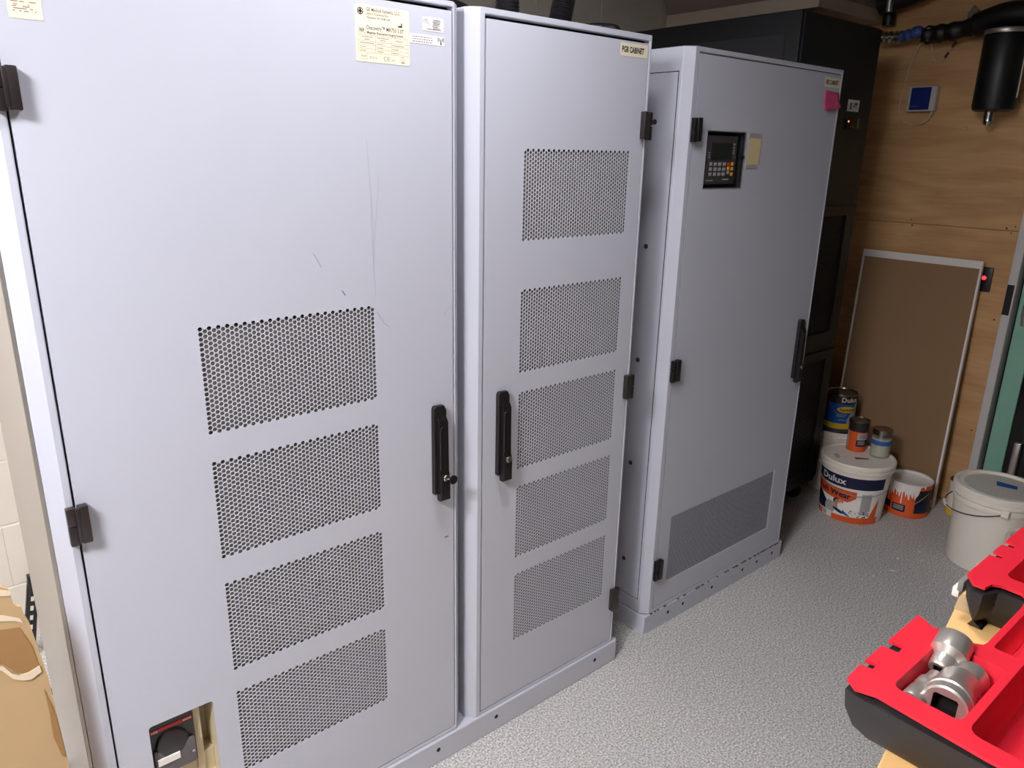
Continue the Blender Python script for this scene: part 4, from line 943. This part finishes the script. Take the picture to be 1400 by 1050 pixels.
# ------------------------------------------------------------------ left of the row
cs = thing('cardboard_sheet', (-1.2, -.06, 0), 'torn tan cardboard sheet standing beside the widest cabinet', 'cardboard')
yc = -.05
edge_r = [(-.905, .0), (-.915, .22), (-.936, .50), (-.942, .72), (-.950, .80), (-.9535, .835), (-.958, .85), (-.960, .868), (-.969, .872), (-.972, .905), (-.98, .912), (-1.02, .93), (-1.06, .915), (-1.12, .94), (-1.5, .95), (-1.5, 0)]
m_ = MB(); bmx = bmesh.new(); vv = [bmx.verts.new((x, yc, z)) for x, z in edge_r]; bmx.faces.new(vv); rr_ = bmesh.ops.extrude_face_region(bmx, geom=bmx.faces[:]); 
for v in [g for g in rr_['geom'] if isinstance(g, bmesh.types.BMVert)]: v.co.y += .007
m_.bm(bmx, 'cardboard'); m_.build('front_leaf', cs)
MB().box((-1.508, yc+.001, 0), (-1.501, yc+.35, .95), 'cardboard').build('side_leaf', cs)
def tear(pts, m, y, name):
    mb = MB(); mb.prism(pts, fXZ, y-.0012, y-.0002, m); return mb.build(name, cs)
tear([(-1.03, .835), (-.995, .838), (-.968, .832), (-.956, .79), (-.952, .748), (-.968, .742), (-.985, .752), (-1.00, .775), (-1.03, .79)], 'torn_inner', yc, 'torn_patch')
tear([(-1.03, .787), (-1.0, .772), (-.990, .752), (-.982, .745), (-.967, .7445), (-.951, .750), (-.950, .737), (-.958, .733), (-.966, .729), (-.978, .733), (-.990, .742), (-1.003, .765), (-1.03, .783)], 'torn', yc-.0013, 'torn_edge')
tear([(-1.01, .873), (-.985, .862), (-.965, .848), (-.962, .838), (-.972, .846), (-.99, .853), (-1.01, .858)], 'torn', yc-.0002, 'torn_edge')
tear([(-1.0, .915), (-.985, .910), (-.970, .902), (-.972, .893), (-.99, .9), (-1.0, .9)], 'torn', yc-.0002, 'torn_edge')
tear([(-.951, .70), (-.944, .66), (-.940, .6), (-.9385, .55), (-.944, .555), (-.951, .60), (-.950, .65)], 'torn_inner', yc-.0002, 'torn_patch')
# black perforated rail leaning at the wall
rl = thing('perforated_rail', (-.87, 1.2, 0), 'black perforated metal rail leaning on the block wall behind the cabinet', 'rail')
rb = MB(); L0 = Vector((-.893, 1.17, .002)); L1 = Vector((-.832, 1.262, .245)); ax = (L1-L0); wv = Vector((.0155, 0, -.003))
def rp(u, v): return L0+ax*v+wv*u
nh = 9; vs = [0]
strips = []
for i in range(nh):
    strips.append(((i+.25)/nh, (i+.75)/nh))
off = Vector((0, -.001, 0))
def rquad(u0, u1, v0, v1):
    rb.add([rp(u0, v0), rp(u1, v0), rp(u1, v1), rp(u0, v1)], [(0, 1, 2, 3)], 'rail_black')
rquad(-1, -.3, 0, 1); rquad(.3, 1, 0, 1); pv = 0
for a, b in strips: rquad(-.3, .3, pv, a); pv = b
rquad(-.3, .3, pv, 1)
o = rb.build('strip', rl, weld=True, smooth=0); so = o.modifiers.new('s', 'SOLIDIFY'); so.thickness = .002
fl_ = MB()
for u in (-1, 1): fl_.add([rp(u, 0), rp(u, 1), rp(u, 1)+Vector((0, .014, .004)), rp(u, 0)+Vector((0, .014, .004))], [(0, 1, 2, 3)], 'rail_black')
fl_.build('flange', rl)
MB().box((-.852, 1.243, .195), (-.815, 1.268, .255), 'black_plastic', .003).build('end_bracket', rl)
tag(MB().tube(bez([(-.96, 1.05, .006), (-.90, 1.02, .012), (-.86, .92, .010), (-.87, .8, .006)], 10), .006, 'black_plastic', 8).build('floor_cable', loc=(-.9, 1.0, 0)), 'black cable lying on the floor behind the wide cabinet', 'cable')
tag(MB().tube(bez([(-.98, .62, .006), (-.93, .60, .008), (-.905, .58, .006), (-.90, .45, .006)], 10), .005, 'black_plastic', 8).build('floor_cable', loc=(-.95, .6, 0)), 'thin black cable on the floor along the side panel', 'cable')
cn = thing('cable_connector', (-.925, .36, 0), 'small chrome and black connector on the floor beside the side panel', 'connector')
MB().lathe([(.018, 0), (.02, .004), (.02, .024), (.014, .03), (.0001, .03)], 'chrome', (-.935, .36, .001), 16, cap=(True, False)).build('shell', cn); MB().tube([(-.92, .375, .02), (-.912, .40, .018), (-.915, .44, .010)], .009, 'black_plastic', 8).build('boot', cn)

# ------------------------------------------------------------------ flakes on the floor
fk = None
for x, y, a, s_ in ((2.02, -.30, .3, .010), (2.15, -.33, 1.2, .008), (1.90, -.33, 2.0, .012), (1.95, -.36, .6, .006), (2.08, -.37, .1, .007), (2.20, -.31, .9, .008), (1.80, -.30, .5, .009), (1.86, -.42, 1.8, .006), (.72, -.55, .4, .006), (.40, -.72, 1.3, .006), (1.1, -.35, .2, .005), (.95, -.13, 1., .006)):
    if fk is None:
        mb = MB(); mb.prism([(-1, -.3), (-.2, -.45), (.9, -.2), (1, .15), (.1, .4), (-.8, .2)], fXY, .0, .12, 'flake'); fk = mb.build('paint_flake'); o = fk
    else: o = fk.copy(); COL.objects.link(o)
    o.location = (x, y, .0004); o.scale = (s_, s_, s_); o.rotation_euler.z = a
    tag(o, 'tiny white paint flake lying on the grey floor', 'flake', 'white flakes on the floor')
